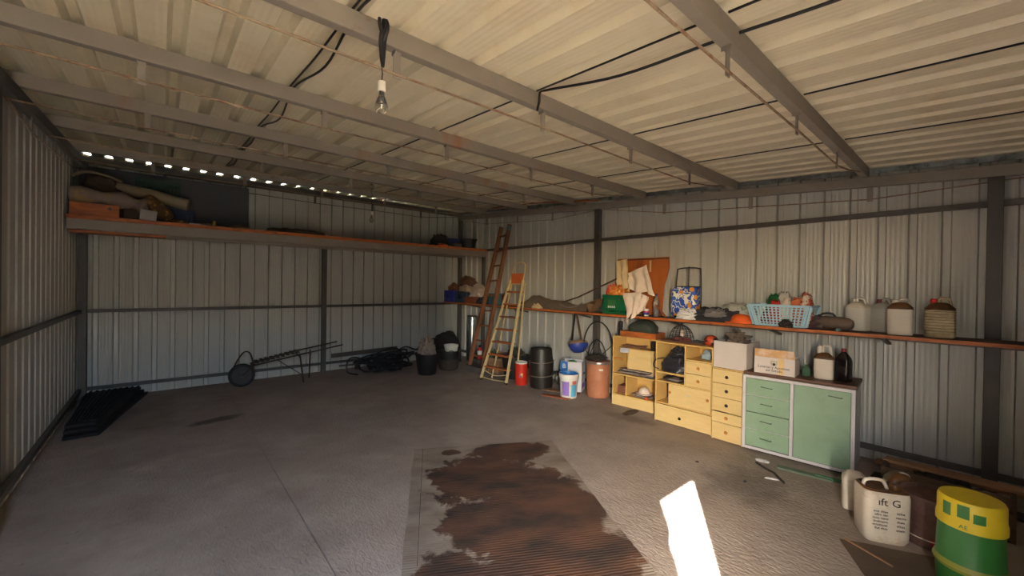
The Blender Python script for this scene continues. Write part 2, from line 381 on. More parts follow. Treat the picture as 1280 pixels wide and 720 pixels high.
# girts and posts
G().box(5.225, 5.262, YF, YB, 2.36, 2.41).build('girt', DSTEEL, wr)
G().box(5.225, 5.262, YF, YB, .10, .15).build('girt', DSTEEL, wr)
G().box(5.225, 5.262, YF, YB, 1.18, 1.22).build('girt', DSTEEL, wr)
for y in (YB - .07, 4.0, -.05):
    G().box(5.19, 5.262, y - .045, y + .045, 0, 2.61 + .066 * y).build('post', DSTEEL, wr, bevel=.004)
for z0 in (1.19, .13):
    G().box(XL + .04, XR - .06, 7.93, 7.97, z0, z0 + .045).build('girt', DSTEEL, wb)
    G().box(XL + .015, XL + .055, YF, YB - .06, z0, z0 + .045).build('girt', DSTEEL, wl)
G().box(2.21, 2.29, 7.87, 7.93, 0, 2.30).build('post', DSTEEL, wb, bevel=.004)
for y in (YB - .08, 4.0): G().box(XL + .015, XL + .10, y - .05, y + .05, 0, 2.61 + .066 * y).build('post', DSTEEL, wl, bevel=.004)

o = G().tube([(5.12, 6.60, 3.225), (5.12, 5.9, 3.19), (5.13, 5.45, 3.16), (5.15, 3.93, 2.99)], .014, 8).build('orange_rod', SHELFW); tag(o, 'long orange wooden rod tucked along the right wall rail under the beams', 'rod')
# cables along the roof
def cable(name, label, pts, r=.006, group=None, parent=None):
    o = G().tube(pts, r, 7).build(name, CABLE, parent, smooth=True); return tag(o, label, 'cable', group) if label else o
def over(x, sag=.0, ys=None, dx=.0):
    pts = []
    for y in ys: pts.append((x + dx * y, y, 0)); 
    return pts
c1 = []; c2 = []
for i, y in enumerate([YF] + BEAMY + [7.8]):
    z = roofz(y)
    c1.append((.672, y, z + .012)); c2.append((.694, y, z + .010))
    if i <= len(BEAMY):
        ym = (y + (BEAMY + [7.8])[i]) / 2; zz = roofz(ym)
        c1.append((.668, ym, zz - .010)); c2.append((.70 + .03 * (i in (2, 3)), ym, zz - .03 - .02 * (i % 2)))
def smooth(pts, k=6):
    P = [Vector(p) for p in pts]; out = []
    for i in range(len(P) - 1):
        p0, p1, p2, p3 = P[max(i - 1, 0)], P[i], P[i + 1], P[min(i + 2, len(P) - 1)]
        for q in range(k):
            t = q / k; out.append(.5 * ((2 * p1) + (p2 - p0) * t + (2 * p0 - 5 * p1 + 4 * p2 - p3) * t * t + (3 * p1 - p0 - 3 * p2 + p3) * t ** 3))
    out.append(P[-1]); return out
cable('roof_cable', 'thinner left black cable strung under the roof beams towards the far left', smooth(c1), .006)
cable('roof_cable', 'thicker right black cable strung under the roof beams beside the bulb', smooth(c2), .007)
cable('looped_cable', 'thick black cable hanging from the roof and looped round a beam above the middle', smooth([(1.86, 1.935, 2.80), (1.875, 1.93, 2.86), (1.88, 1.925, 2.925), (1.885, 1.85, 2.915), (1.95, 1.35, 2.84), (2.0, .82, 2.83), (2.02, .4, 2.80), (2.05, -.3, 2.775)]), .008)

# bulbs
def pendant(loc, L1, label, knot):
    t = thing('pendant_bulb', label, 'light bulb', loc)      # loc: where the flex leaves the beam
    if knot:
        for k in range(5):
            G().tube(smooth([(.012 * math.sin(k * 2.1), -.045, .11), (.02 * math.cos(k * 1.7), -.05 - .006 * k, .05), (.014 * math.sin(k * 3 + 1), -.052, -.02), (.008 * math.cos(k * 2), -.05, -.10 + .01 * k), (.004, -.05, -.14)]), .008, 6).build('cord_bundle', CABLE, t, smooth=True)
        top = -.14
    else:
        G().tube([(.03 * math.cos(a / 3), -.04, -.05 + .03 * math.sin(a / 3)) for a in range(19)], .004, 6).build('cord_loop', CABLE, t, smooth=True); top = .02
    G().tube([(0, -.05, top), (.003, -.05, top - L1 / 2), (0, -.05, top - L1)], .003, 6).build('flex', CABLE, t)
    z = top - L1
    G().lathe([(.008, z), (.018, z - .004), (.019, z - .05), (.017, z - .052)][::-1], 20, (0, -.05)).build('lamp_holder', CERAM, t, smooth=True)
    z -= .052
    G().lathe([(.013, z), (.014, z - .02), (.022, z - .04), (.030, z - .062), (.031, z - .078), (.024, z - .097), (.010, z - .106), (.002, z - .107)][::-1], 24, (0, -.05)).build('bulb', GLASS, t, smooth=True)
    G().lathe([(.0125, z + .001), (.0125, z - .018)][::-1], 16, (0, -.05)).build('bulb_cap', CHROME, t, smooth=True)
    return t
pendant((.80, 1.97, 2.84), .07, 'clear light bulb on a bundled black cord hanging from the near roof beam', True)
pendant((2.23, 5.70, 3.06), .42, 'clear light bulb on a long thin flex hanging before the far wall', False)

# ------------------------------------------------------------------ shelves
t = thing('wall_shelf', 'long high plank shelf across the back wall on a grey steel beam', 'shelf', (0, 0, 0))
for x0, x1 in ((XL + .02, 1.02), (1.024, 3.1), (3.104, 5.24)):
    for y0, y1 in ((6.90, 7.26), (7.264, 7.6), (7.604, 7.95)):
        G().box(x0, x1, y0, y1, 2.355, 2.40).build('plank', SHELFW, t, bevel=.003)
G().box(XL + .02, 5.235, 6.93, 6.98, 2.235, 2.355).build('shelf_beam', STEEL, t, bevel=.004)
G().box(XL + .02, 5.235, 7.80, 7.85, 2.255, 2.355).build('shelf_beam', STEEL, t)
for x in (XL + .08, 2.25, 5.18): G().box(x - .02, x + .02, 6.98, 7.80, 2.30, 2.355).build('cross_bar', STEEL, t)
G().box(XL + .03, .03, 6.985, 7.28, 2.205, 2.23).build('under_plank', SHELFW, t)
G().box(5.155, 5.215, 6.93, 6.99, 0, 2.235).build('support_post', DSTEEL, t)

ZS = 1.26
t = thing('wall_shelf', 'long orange plank shelf along the right wall at chest height', 'shelf', (0, 0, 0))
for y0, y1 in ((-.45, 2.05), (2.054, 4.9), (4.904, 7.92)):
    G().box(4.80, 5.18, y0, y1, ZS - .022, ZS).build('plank', SHELFD, t)
    G().box(4.782, 4.80, y0, y1, ZS - .028, ZS + .001).build('edging', SHELFW, t)
for y in (.58, 1.47, 2.6, 4.12, 5.6, 7.0):
    G().box(4.83, 5.22, y - .02, y + .02, ZS - .032, ZS - .022).bar((4.87, y, ZS - .04), (5.215, y, ZS - .11), .03, .02).build('bracket', DSTEEL, t)
ZS += .002

# ------------------------------------------------------------------ generic makers
RW = -90
def crate(name, label, loc, rz, w, d, h, mt, cols=7, rows=4, group=None, solid_top=.04):
    t = thing(name, label, 'crate', loc, rz, group)
    g = G().box(-w/2, w/2, -d/2, d/2, 0, .012)
    G_ = g.build('base', mt, t)
    for sx, sy, L, ax in ((0, -1, w, 'x'), (0, 1, w, 'x'), (-1, 0, d, 'y'), (1, 0, d, 'y')):
        g = G(); th = .012
        def bx(a0, a1, z0, z1):
            if ax == 'x': g.box(a0, a1, sy * d/2 - th/2, sy * d/2 + th/2, z0, z1)
            else: g.box(sx * w/2 - th/2, sx * w/2 + th/2, a0, a1, z0, z1)
        bx(-L/2, L/2, 0, .03); bx(-L/2, L/2, h - solid_top, h)
        n = cols
        for i in range(n + 1):
            a = -L/2 + (L - .014) * i / n; bx(a, a + .014, .03, h - solid_top)
        for j in range(1, rows):
            z = .03 + (h - solid_top - .03) * j / rows; bx(-L/2, L/2, z - .005, z + .005)
        bx(-L * .22, L * .22, h * .35, h - solid_top)
        g.build('side', mt, t)
    return t
def open_box(name, label, cat, loc, rz, w, d, h, mt, flaps=True, th=.006, group=None, inner=None):
    t = thing(name, label, cat, loc, rz, group)
    G().box(-w/2, w/2, -d/2, d/2, 0, th).box(-w/2, w/2, -d/2, -d/2 + th, th, h).box(-w/2, w/2, d/2 - th, d/2, th, h).box(-w/2, -w/2 + th, -d/2 + th, d/2 - th, th, h).box(w/2 - th, w/2, -d/2 + th, d/2 - th, th, h).build('carton', mt, t)
    if flaps:
        G().bar((0, d/2, h), (0, d/2 + .05, h + .08), w * .96, th).build('flap', mt, t)
        G().bar((w/2, 0, h), (w/2 + .05, 0, h - .06), d * .9, th).build('flap', mt, t)
    return t
def bucket(name, label, cat, loc, r0, r1, h, mt, group=None, handle=True, inner=None, rz=0):
    t = thing(name, label, cat, loc, rz, group)
    G().lathe([(r0 * .96, 0), (r0, .01), (r1 * .985, h - .03), (r1 * 1.04, h - .028), (r1 * 1.04, h), (r1 * .97, h), (r0 * .95, .02), (.001, .02)], 32, cap=(True, True)).build('body', mt, t, smooth=True)
    if handle:
        for s in (-1, 1):
            G().tube(smooth([(s * r1 * 1.0, -.04, h - .02), (s * (r1 + .03), -.035, h + .015), (s * (r1 + .03), .035, h + .015), (s * r1, .04, h - .02)]), .007, 6).build('handle', mt, t, smooth=True)
    return t
def lump(name, label, cat, loc, rz, w, d, h, mt, seed=1, fold=.25, fs=4., group=None, n=34, sq=2.6):
    o = G().heap(w, d, h, seed, fold, n, fs, sq=sq).build(name, mt, None, smooth=True)
    o.location = loc; o.rotation_euler = (0, 0, math.radians(rz)); return tag(o, label, cat, group)
def jerrycan(name, label, loc, rz, w, d, h, mt, top=None, group=None, ribs=0, cap=RED, sh=.72, rx=0):
    """rounded rectangular can, sloped shoulders, moulded top handle, screw cap"""
    t = thing(name, label, 'jerrycan', loc, rz, group, rx=rx); a, b = w/2, d/2
    secs = [(0, a * .86, b * .86, 5), (h * .02, a * .97, b * .97, 5)]
    if ribs:
        for i in range(ribs):
            z = h * (.05 + (sh - .08) * i / ribs); dz = h * (sh - .08) / ribs
            secs += [(z, a, b, 5), (z + dz * .6, a, b, 5), (z + dz * .7, a * .93, b * .93, 5), (z + dz * .92, a * .93, b * .93, 5)]
    secs += [(h * (sh - .02), a, b, 5)]
    G().loft(secs, 36, cap=(True, False)).build('body', mt, t, smooth=True)
    G().loft([(h * (sh - .02), a, b, 5), (h * (sh + .03), a * .97, b * .97, 4), (h * (sh + .14), a * .62, b * .66, 3), (h * (sh + .17), a * .36, b * .42, 2.4), (h * (sh + .175), .001, .001, 2)], 36, cap=(False, True)).build('shoulder', top or mt, t, smooth=True)
    z0 = h * (sh + .10)
    G().tube(smooth([(-a * .1, 0, z0 + .02), (-a * .05, 0, h * .985), (a * .2, 0, h), (a * .55, 0, h * .97), (a * .72, 0, h * (sh + .03))]), .011, 8).build('handle', mt, t, smooth=True)
    G().lathe([(.018, z0), (.021, z0 + .01), (.021, h * .97), (.016, h * .985)], 16, (-a * .42, 0)).build('cap', cap, t, smooth=True)
    return t

# ------------------------------------------------------------------ beige storage units under the shelf
def knob(par, x, y, z, mt, sq=False):
    G().tube([(x, y, z), (x, y - .012, z), (x, y - .02, z)], .0, 12, rr=[.010, .018, .015]).build('knob', mt, par, smooth=True)
KD = mat('dark_knob', (40, 30, 26), .4, 0, 0, 5, bump=0); KO = mat('orange_wood_knob', (192, 120, 56), .4, 0, .05, 5, bump=0)
# unit one, open shelves: local x from 0 (far end) to w, front at y=0
def frame(par, w, d, h, th=.016, top=True, z0=0):
    G().box(0, th, 0, d, z0, h).build('side_panel', CREAMP, par); G().box(w - th, w, 0, d, z0, h).build('side_panel', CREAMP, par)
    if top: G().box(th, w - th, 0, d, h - th, h).build('top_panel', CREAMP, par)
    G().box(th, w - th, d - .008, d, .02, h - th).build('back_panel', CREAMP, par)
ang = math.degrees(math.atan2(.05, .65))
t = thing('storage_unit', 'pale yellow open shelf unit holding papers and a white hat, farthest of the storage row', 'shelf unit', (4.83, 3.41, 0), -90 + ang)
w, d, h = .65, .36, .96; frame(t, w, d, h)
G().box(.016, w - .016, 0, .30, .42, .438).build('shelf', CREAMP, t)
G().box(.016, w - .016, .10, .34, .775, .79).build('shelf', CREAMP, t)
G().box(.17, w - .016, .11, .122, .438, .775).build('front_panel', CREAMF, t)
G().box(.016, w - .016, .0, .34, .135, .150).build('shelf', CREAMP, t)
G().box(.0, w, -.004, .012, .0, .135).build('plinth', CREAMF, t)
G().box(.20, .216, .01, .32, .150, .42).build('divider', CREAMP, t)
G().box(.02, .17, .005, .012, .64, .655).build('rail', KO, t)
M1 = t.matrix_basis.copy()
def on1(x, y, z): return tuple(Matrix.Translation((4.83, 3.41, 0)) @ Matrix.Rotation(math.radians(-90 + ang), 4, 'Z') @ Vector((x, y, z)))
R1 = -90 + ang
# unit two
t2 = thing('storage_unit', 'pale yellow unit with sliding door and wide bottom drawer, middle of the row', 'cabinet', (4.66, 2.655, 0), -91)
w, d, h = .70, .36, .985; frame(t2, w, d, h)
G().box(.37, .386, 0, d - .01, .50, h - .016).build('divider', CREAMP, t2)
G().box(.016, .37, 0, d - .01, .60, .618).build('shelf', CREAMP, t2)
G().box(.016, w - .016, 0, d - .01, .49, .505).build('shelf', CREAMP, t2)
G().box(.386, w - .016, 0, d - .01, .80, .815).build('shelf', CREAMP, t2)
G().box(.016, w - .016, 0, d - .01, .225, .24).build('shelf', CREAMP, t2)
G().box(.16, .176, .03, d - .01, .24, .49).build('divider', KO, t2)
dd = G().box(.178, w - .02, -.004, .012, .242, .488).build('sliding_door', CREAMF, t2, bevel=.002)
for x in (.20, w - .05): knob(dd, x, -.004, .385, KO)
G().box(.40, .43, -.0055, -.004, .375, .395).build('sticker', WHITEPL, dd)
dr = G().box(.002, w - .002, -.008, .012, .01, .218).build('drawer', CREAMF, t2, bevel=.002); knob(dr, .33, -.008, .10, KD)
for z0, z1 in ((.655, .798), (.508, .65)):
    dr = G().box(.39, w - .018, -.006, .012, z0, z1).build('drawer', CREAMF, t2, bevel=.002); knob(dr, .54, -.006, (z0 + z1) / 2, KO)
def on2(x, y, z): return tuple(Matrix.Translation((4.66, 2.655, 0)) @ Matrix.Rotation(math.radians(-91), 4, 'Z') @ Vector((x, y, z)))
# unit three: column of five drawers
t3 = thing('drawer_column', 'narrow pale yellow column of five drawers beside the green cabinet', 'drawers', (4.59, 1.935, 0), -91)
w, d, h = .315, .40, .785; frame(t3, w, d, h, .012)
z = h - .012
for i, (hh, k) in enumerate(((.150, KD), (.152, KD), (.152, KD), (.120, KO), (.188, KO))):
    gap = .010 if i == 3 else .002
    dr = G().box(.006, w - .006, -.010, .010, z - hh + .002, z - gap).build('drawer', CREAMF, t3, bevel=.002); knob(dr, w/2, -.010, z - hh/2, k); z -= hh
# green cabinet
t4 = thing('cabinet', 'mint green and white kitchen cabinet with four drawers, a door and brown top', 'cabinet', (4.525, 1.60, 0), -90 + 4.6)
w, d, h = .885, .50, .775; f = .028
G().box(0, .02, .016, d, .03, h).build('side_panel', WHITEP, t4); G().box(w - .02, w, .016, d, .03, h).build('side_panel', WHITEP, t4)
G().box(.02, w - .02, d - .01, d, .03, h).build('back_panel', WHITEP, t4)
G().box(.02, w - .02, .02, d - .01, .03, .045).build('bottom_panel', WHITEP, t4)
G().box(0, f, -.012, .016, .03, h).box(w - f, w, -.012, .016, .03, h).box(f, w - f, -.012, .016, h - f, h).box(f, w - f, -.012, .016, .03, .03 + f).box(.405, .405 + f, -.012, .016, .03 + f, h - f).build('front_frame', WHITEP, t4, bevel=.002)
G().box(.03, w - .03, .05, d - .03, 0, .03).build('plinth', DIRT, t4)
G().box(-.005, w + .008, .02, d + .01, h, h + .028).build('worktop', BROWNTOP, t4, bevel=.003)
zt = h - f - .004; hh = (h - f - .03 - f - .004) / 4
def pull(par, x, y, z, L=.095):
    G().tube(smooth([(x - L/2, y, z), (x - L/2 + .008, y - .02, z + .004), (x, y - .024, z + .002), (x + L/2 - .008, y - .02, z - .002), (x + L/2, y, z - .003)]), .0035, 6).build('handle', DSTEEL, par, smooth=True)
for i in range(4):
    z1 = zt - i * hh; dr = G().box(f + .004, .401, -.008, .012, z1 - hh + .007, z1).build('drawer', GREENP, t4, bevel=.002); pull(dr, .21, -.008, z1 - hh * .42)
    if i in (0, 2): G().box(f + .002, .403, -.006, .010, z1 - hh + .001, z1 - hh + .006).build('drawer_rail', WHITEP, t4)
dr = G().box(.405 + f + .003, w - f - .003, -.008, .012, .03 + f + .003, h - f - .003).build('door', GREENP, t4, bevel=.002); pull(dr, .745, -.008, h - .085)
def on4(x, y, z): return tuple(Matrix.Translation((4.525, 1.60, 0)) @ Matrix.Rotation(math.radians(-85.4), 4, 'Z') @ Vector((x, y, z)))

# contents of the units
def papers(name, label, loc, rz, w, d, n, mt=PAPER, group=None, seed=0):
    rnd = random.Random(seed); t = thing(name, label, 'papers', loc, rz, group); z = 0
    for i in range(n):
        M = Matrix.Translation((rnd.uniform(-.03, .03), rnd.uniform(-.02, .02), z)) @ Matrix.Rotation(rnd.uniform(-.35, .35), 4, 'Z')
        h = rnd.uniform(.004, .012)
        g = G(); ww, dd = w * rnd.uniform(.6, .95), d * rnd.uniform(.7, .95)
        g.sheet(lambda u, v: M @ Vector(((u - .5) * ww, (v - .5) * dd, h + .01 * math.sin(u * 4 + i) * v)), 6, 4, h * .8)
        g.build('sheaf', mt, t); z += h + .003
    return t
papers('paper_pile', 'pile of grey papers and magazines on the middle shelf of the open unit', on1(.32, .15, .439), R1, .56, .24, 6, seed=2)
papers('paper_pile', 'brown papers on the top shelf of the open unit', on1(.22, .22, .792), R1, .36, .20, 4, CARDB, seed=3)
tag(G().box(-.055, .055, -.06, .06, 0, .135).build('black_box', BLACK, loc=on1(.565, .18, .791), bevel=.006), 'black box at the right end of the open unit top shelf', 'box').rotation_euler = (0, 0, math.radians(R1))
o = G().box(-.06, .06, -.035, .035, -.004, .004).build('leaflet', mat('pale_leaflet', (190, 190, 200), .6), loc=on1(.19, -.012, .775), bevel=.001); o.rotation_euler = (math.radians(50), 0, math.radians(R1 + 25)); tag(o, 'pale leaflet hanging over the top shelf edge of the open unit', 'paper')
tag(G().box(-.065, .065, -.09, .09, 0, .105).build('brown_box', mat('red_brown_card', (120, 74, 60), .8), loc=on1(.11, .17, .151), bevel=.004), 'small red-brown box in the low left bay of the open unit', 'box').rotation_euler = (0, 0, math.radians(R1))
papers('paper_pile', 'crumpled papers lying under the white hat in the open unit', on1(.43, .16, .151), R1, .34, .22, 3, seed=4)
th_ = thing('sun_hat', 'white hat on papers in the low bay of the open unit', 'hat', on1(.40, .16, .185), R1)
G().lathe([(.075, 0), (.074, .03), (.060, .07), (.03, .09), (.001, .095)], 24).build('crown', WHITECL, th_, smooth=True)
G().loft([(-.002, .105, .10, 2), (.006, .108, .102, 2), (.008, .074, .07, 2)], 24).build('brim', WHITECL, th_, smooth=True)
tag(G().heap(.06, .04, .03, 3, .3, 14).build('orange_scrap', ORANGE, smooth=True, loc=on1(.50, .04, .153)), 'small orange scrap on the bottom shelf of the open unit', 'scrap')
# unit two contents
b_ = thing('black_bag', 'shiny black bag stuffed in the tall bay of the middle unit', 'bag', on2(.19, .15, .62), -91)
BAGM = mat('shiny_black_bag', (44, 44, 50), .35, 0, .3, 12, bump=.5, bs=25)
G().heap(.33, .28, .20, 5, .22, 40, 2.6, sq=3).build('bag_body', BAGM, b_, smooth=True)
G().tube(smooth([(-.10, -.10, .16), (-.19, -.15, .13), (-.21, -.16, .05), (-.15, -.14, .02)]), .007, 8).build('strap', BLACK, b_, smooth=True)
G().heap(.20, .2, .14, 9, .3, 26, 5, M=Matrix.Translation((.02, .02, .15))).build('bag_top', BAGM, b_, smooth=True)
papers('paper_pile', 'flat dark papers on the narrow shelf under the black bag', on2(.20, .12, .506), -91, .30, .24, 4, DIRT, seed=6)
papers('paper_pile', 'loose pale papers poking out below the narrow shelf', on2(.24, .05, .53), -91, .22, .14, 2, seed=9)
lump('plastic_bag', 'bluish plastic bag in the small upper bay of the middle unit', 'bag', on2(.55, .22, .817), -91, .16, .12, .10, mat('bluish_film', (150, 175, 190), .4), 2)
lump('small_jar_lump', 'small pale lump inside the low left cubby of the middle unit', 'scrap', on2(.09, .2, .242), -91, .07, .07, .07, PAPER, 4)

# ------------------------------------------------------------------ on top of the units
t = thing('flat_crate', 'shallow orange wooden box lying on the far yellow unit', 'box', on1(.36, .16, .962), R1)
G().box(-.26, .26, -.14, .14, 0, .01).build('base', SHELFW, t)
for y in (-.14, .13): G().box(-.26, .26, y, y + .01, .01, .075).build('side', SHELFW, t)
for x in (-.26, .25): G().box(x, x + .01, -.13, .13, .01, .075).build('end', SHELFW, t)
lump('green_bag', 'dark green-grey bag squeezed under the shelf above the far yellow unit', 'bag', on1(.36, .18, .975), R1, .42, .24, .22, DKGREEN, 3, .12, 3, sq=3.2)
o = G().lathe([(.03, 0), (.034, .02), (.03, .08), (.018, .10), (.03, .115), (.032, .19), (.015, .2), (.001, .2)], 20).build('black_lamp', BLACK, smooth=True, loc=on1(.05, .12, .962)); tag(o, 'small black lantern at the far corner of the yellow units', 'lantern')
t = thing('board', 'dark brown board lying on the middle yellow unit', 'board', on2(.25, .18, .986), -91)
G().box(-.22, .30, -.12, .14, 0, .018).build('plank', BROWNTOP, t)
t = thing('wire_cover', 'domed black wire mesh food cover on the middle yellow unit', 'wire dome', on2(.24, .17, 1.005), -91)
for k in range(9):
    a = PI * k / 9; G().tube([(.15 * math.cos(q) * math.cos(a), .11 * math.cos(q) * math.sin(a), .19 * math.sin(q)) for q in [PI * i / 12 for i in range(13)]], .0025, 5).build('wire', BLACK, t)
for k in range(5):
    q = PI / 2 * k / 5.5; G().tube([(.15 * math.cos(q) * math.cos(a), .11 * math.cos(q) * math.sin(a), .19 * math.sin(q)) for a in [2 * PI * i / 28 for i in range(28)]], .0025, 5, True).build('ring', BLACK, t)
G().lathe([(.012, .185), (.014, .20), (.006, .212)], 10).build('finial', BLACK, t, smooth=True)
lump('rag', 'red-brown rag inside the wire dome', 'rag', on2(.24, .17, 1.006), -91, .2, .13, .05, mat('redbrown_rag', (110, 60, 52), .9), 4)
lump('white_packet', 'small white packet standing inside the wire dome', 'packet', on2(.25, .17, 1.05), -91, .05, .04, .08, WHITECL, 2, .1)
lump('plastic_bag', 'scrap of pale plastic film beside the wire dome', 'bag', on2(.46, .12, .986), -91, .10, .10, .05, PET, 6)
t = thing('orange_pot', 'round orange and black ornament beside the big white carton', 'ornament', on2(.61, .15, .987), -91)
G().loft([(0, .04, .04, 2), (.03, .075, .07, 2), (.07, .078, .07, 2), (.105, .05, .05, 2), (.12, .02, .02, 2)], 24).build('body', mat('orange_black', (200, 76, 40), .5, 0, .2, 20, (30, 24, 22), (.5, .56)), t, smooth=True)
WBOX = mat('whitish_carton', (206, 196, 188), .75, 0, .04, 6, (192, 178, 160), (.55, .8), bump=.05)
wb_ = open_box('big_carton', 'big whitish open carton of tangled cables on the drawer column', 'box', (4.60 + .19, 1.745, .787), -91, .335, .36, .285, WBOX, flaps=False)
wb_.location = (4.79, 1.765, .787)
WIRE = mat('tangle_brown', (118, 104, 92), .8, 0, .3, 30)
for q in range(3):
    rnd = random.Random(q + 30); pts = [(4.79 + rnd.uniform(-.12, .12), 1.765 + rnd.uniform(-.12, .12), 1.06 + rnd.uniform(0, .15) * (1 - abs(k - 7) / 9)) for k in range(14)]
    o = G().tube(smooth(pts, 5), .009, 6).build('cable_tangle', WIRE, smooth=True); tag(o, ['grey-brown', 'dark', 'pale'][q] + ' cable tangled on top of the big whitish carton', 'cable')
lump('crumpled_rag', 'crumpled grey rag filling the big whitish carton', 'rag', (4.79, 1.765, .80), -91, .29, .30, .32, WIRE, 8, .2, 5)
# printed carton on the green cabinet
PCART = mat('printed_white_carton', (216, 204, 196), .7, 0, .03, 6, bump=.03)
pc = open_box('printed_carton', 'white carton printed with an emblem and two lines of lettering, on green cabinet', 'box', on4(.26, .15, h + .029), -85.4, .345, .22, .165, PCART, flaps=False)
TAPE = mat('brown_tape_print', (206, 160, 108), .6, 0, .15, 14, (216, 190, 170), (.5, .6))
G().box(-.172, .165, -.005, 0, .165, .245).build('raised_flap', TAPE, pc, loc=(0, -.10, -.002))
G().box(.035, .085, -.1115, -.11, .003, .163).build('tape', mat('yellow_tape', (224, 190, 130), .5), pc)
text('Loterías y Apuestas', .034, pc, (-.005, -.1128, .068), (PI/2, 0, 0)); text('del Estado', .034, pc, (0, -.1128, .036), (PI/2, 0, 0))
em = G().box(-.026, .026, -.1120, -.1115, .088, .135).build('emblem', mat('emblem_grey', (196, 186, 160), .6), pc)
G().tube([(-.026, -.1125, .135), (.026, -.1125, .135), (.026, -.1125, .105), (0, -.1125, .085), (-.026, -.1125, .105)], .0014, 4, True).build('emblem_outline', mat('emblem_line', (150, 140, 110), .6), em)
G().tube([(0, -.1125, .088), (0, -.1125, .104), (0, -.1125, .112)], 0, 8, rr=[.006, .012, .002]).build('emblem_plant', INK, em)
jg = jerrycan('oil_can', 'grimy cream jerrycan with brown oily shoulders on the green cabinet', on4(.635, .20, h + .029), -85, .155, .11, .315, DIRTYPL, OILPL, cap=DIRTYPL, sh=.62)
db = thing('oil_bottle', 'black square oil bottle with red cap on the green cabinet', 'bottle', on4(.78, .20, h + .029), -110)
BBM = mat('glossy_black_bottle', (26, 22, 24), .2, 0, .2, 10, (70, 50, 40), (.55, .7), bump=.05)
G().loft([(0, .05, .04, 5), (.01, .056, .046, 5), (.19, .056, .046, 5), (.22, .05, .04, 4), (.27, .02, .02, 2.4), (.285, .016, .016, 2)], 30).build('body', BBM, db, smooth=True)
G().lathe([(.019, .275), (.019, .30), (.015, .302)], 16).build('cap', mat('dark_red_cap', (130, 34, 34), .5), db, smooth=True)
o = G().lathe([(.035, 0), (.036, .06), (.028, .08), (.014, .095), (.014, .11)], 20).build('green_glass_jar', mat('green_glass', (120, 170, 140), .1, 0, 0, 5, bump=0, trans=.7), smooth=True, loc=on4(.49, .24, h + .029)); tag(o, 'small green glass jar behind the printed carton', 'jar')

# ------------------------------------------------------------------ on the right-wall shelf
def S(y, x=5.0, dz=0): return (x, y, ZS + dz)
sk = G(); 
def sackf(u, v):
    y = 5.50 - u * 1.58; hh = (.16 * math.exp(-((u - .2) / .16) ** 2) + .11 * math.exp(-((u - .55) / .28) ** 2) + .03 + .13 * max(0, u - .78) / .22 * (1 - .2 * u)) * max(0, math.sin(PI * v)) ** .7
    return (4.86 + .30 * v, y + .02 * math.sin(9 * v), ZS + .004 + hh * (1 + .22 * noise.noise(Vector((u * 9, v * 5, 2)))))
sk.sheet(sackf, 46, 16, .004); tag(sk.build('sacking', GREYBR, smooth=True), 'long grey-brown sacking heaped on the shelf behind the ladders', 'sacking')
lump('pale_rag', 'small pale rag hanging at the shelf edge beside the sacking', 'rag', (4.86, 4.98, ZS), RW, .20, .11, .07, BEIGECL, 4, .4)
o = G().tube([(4.97, 4.85, ZS + .02), (4.99, 4.2, ZS + .21), (5.02, 3.50, ZS + .50)], .012, 8).build('wooden_stick', mat('dark_stick', (84, 58, 46), .8)); tag(o, 'thin dark stick slanting up over the sacking to the cloths', 'stick')
o = G().tube(smooth([(4.90, 4.50, ZS + .09), (4.89, 4.35, ZS + .05), (4.90, 4.2, ZS + .06), (4.93, 4.05, ZS + .13)]), .008, 6).build('rope', mat('grey_cord', (128, 116, 104), .8), smooth=True); tag(o, 'grey cord drooping over the front of the sacking', 'cord')
fc = thing('folded_cardboard', 'folded piece of brown cardboard beside the green crate', 'cardboard', (4.98, 3.83, ZS), RW)
G().bar((-.07, 0, .0), (-.13, 0, .13), .16, .008).build('leaf', CARDB, fc); G().bar((-.07, .0, .004), (.10, 0, .20), .16, .008).build('leaf', CARDB, fc)
G().sheet(lambda u, v: (-.13 + .21 * u, -.08 + .16 * v, .13 + .07 * u), 2, 2, .006).build('leaf', CARDB, fc)
gc = crate('bottle_crate', 'green plastic bottle crate with white lettering holding cloths', (5.0, 3.40, ZS), RW, .42, .30, .27, GREENC, 8, 3, solid_top=.05)
G().box(-.175, .175, -.157, -.154, .05, .22).build('front_plate', GREENC, gc)
text('ESTRELLA', .032, gc, (-.06, -.1585, .105), FACE, WHITEPL) if False else None
for k in range(4): G().box(-.115 + k * .032, -.115 + k * .032 + .024, -.1585, -.157, .085, .115).build('lettering', WHITEPL, gc)
G().box(-.118, .015, -.158, -.157, .122, .20).build('emblem', mat('crate_emblem', (60, 110, 60), .6), gc)
STRAW = mat('orange_straw', (206, 116, 42), .8, 0, .3, 30, (240, 170, 90), (.5, .6), bump=.6, bs=90)
lump('coral_cloth', 'coral red cloth bulging from the left of the green crate', 'cloth', (4.99, 3.54, ZS + .22), RW, .15, .20, .19, mat('coral', (226, 84, 72), .8), 5, .3)
lump('straw_bundle', 'orange straw bundle lying in the green crate', 'bundle', (4.97, 3.42, ZS + .20), RW, .30, .24, .20, STRAW, 6, .45, 9)
bo = thing('broken_board', 'broad reddish-brown broken board leaning on the wall behind the cloths', 'board', (5.17, 3.17, ZS), RW, rx=0)
bd = [(-.40, 0), (.30, 0), (.37, .40), (.40, .62), (.41, .80), (-.41, .80)]
def plate(name, pts, mt, par, y0, y1):
    n = len(pts); G()._add([(x, y0, z) for x, z in pts] + [(x, y1, z) for x, z in pts], [tuple(range(n)), tuple(range(2*n - 1, n - 1, -1))] + [(i, n + i, n + (i + 1) % n, (i + 1) % n) for i in range(n)]).build(name, mt, par)
ORB = mat('reddish_board', (172, 96, 46), .45, 0, .12, 3, (120, 62, 34), (.5, .75), bump=.05, stretch=(3, 1, .5))
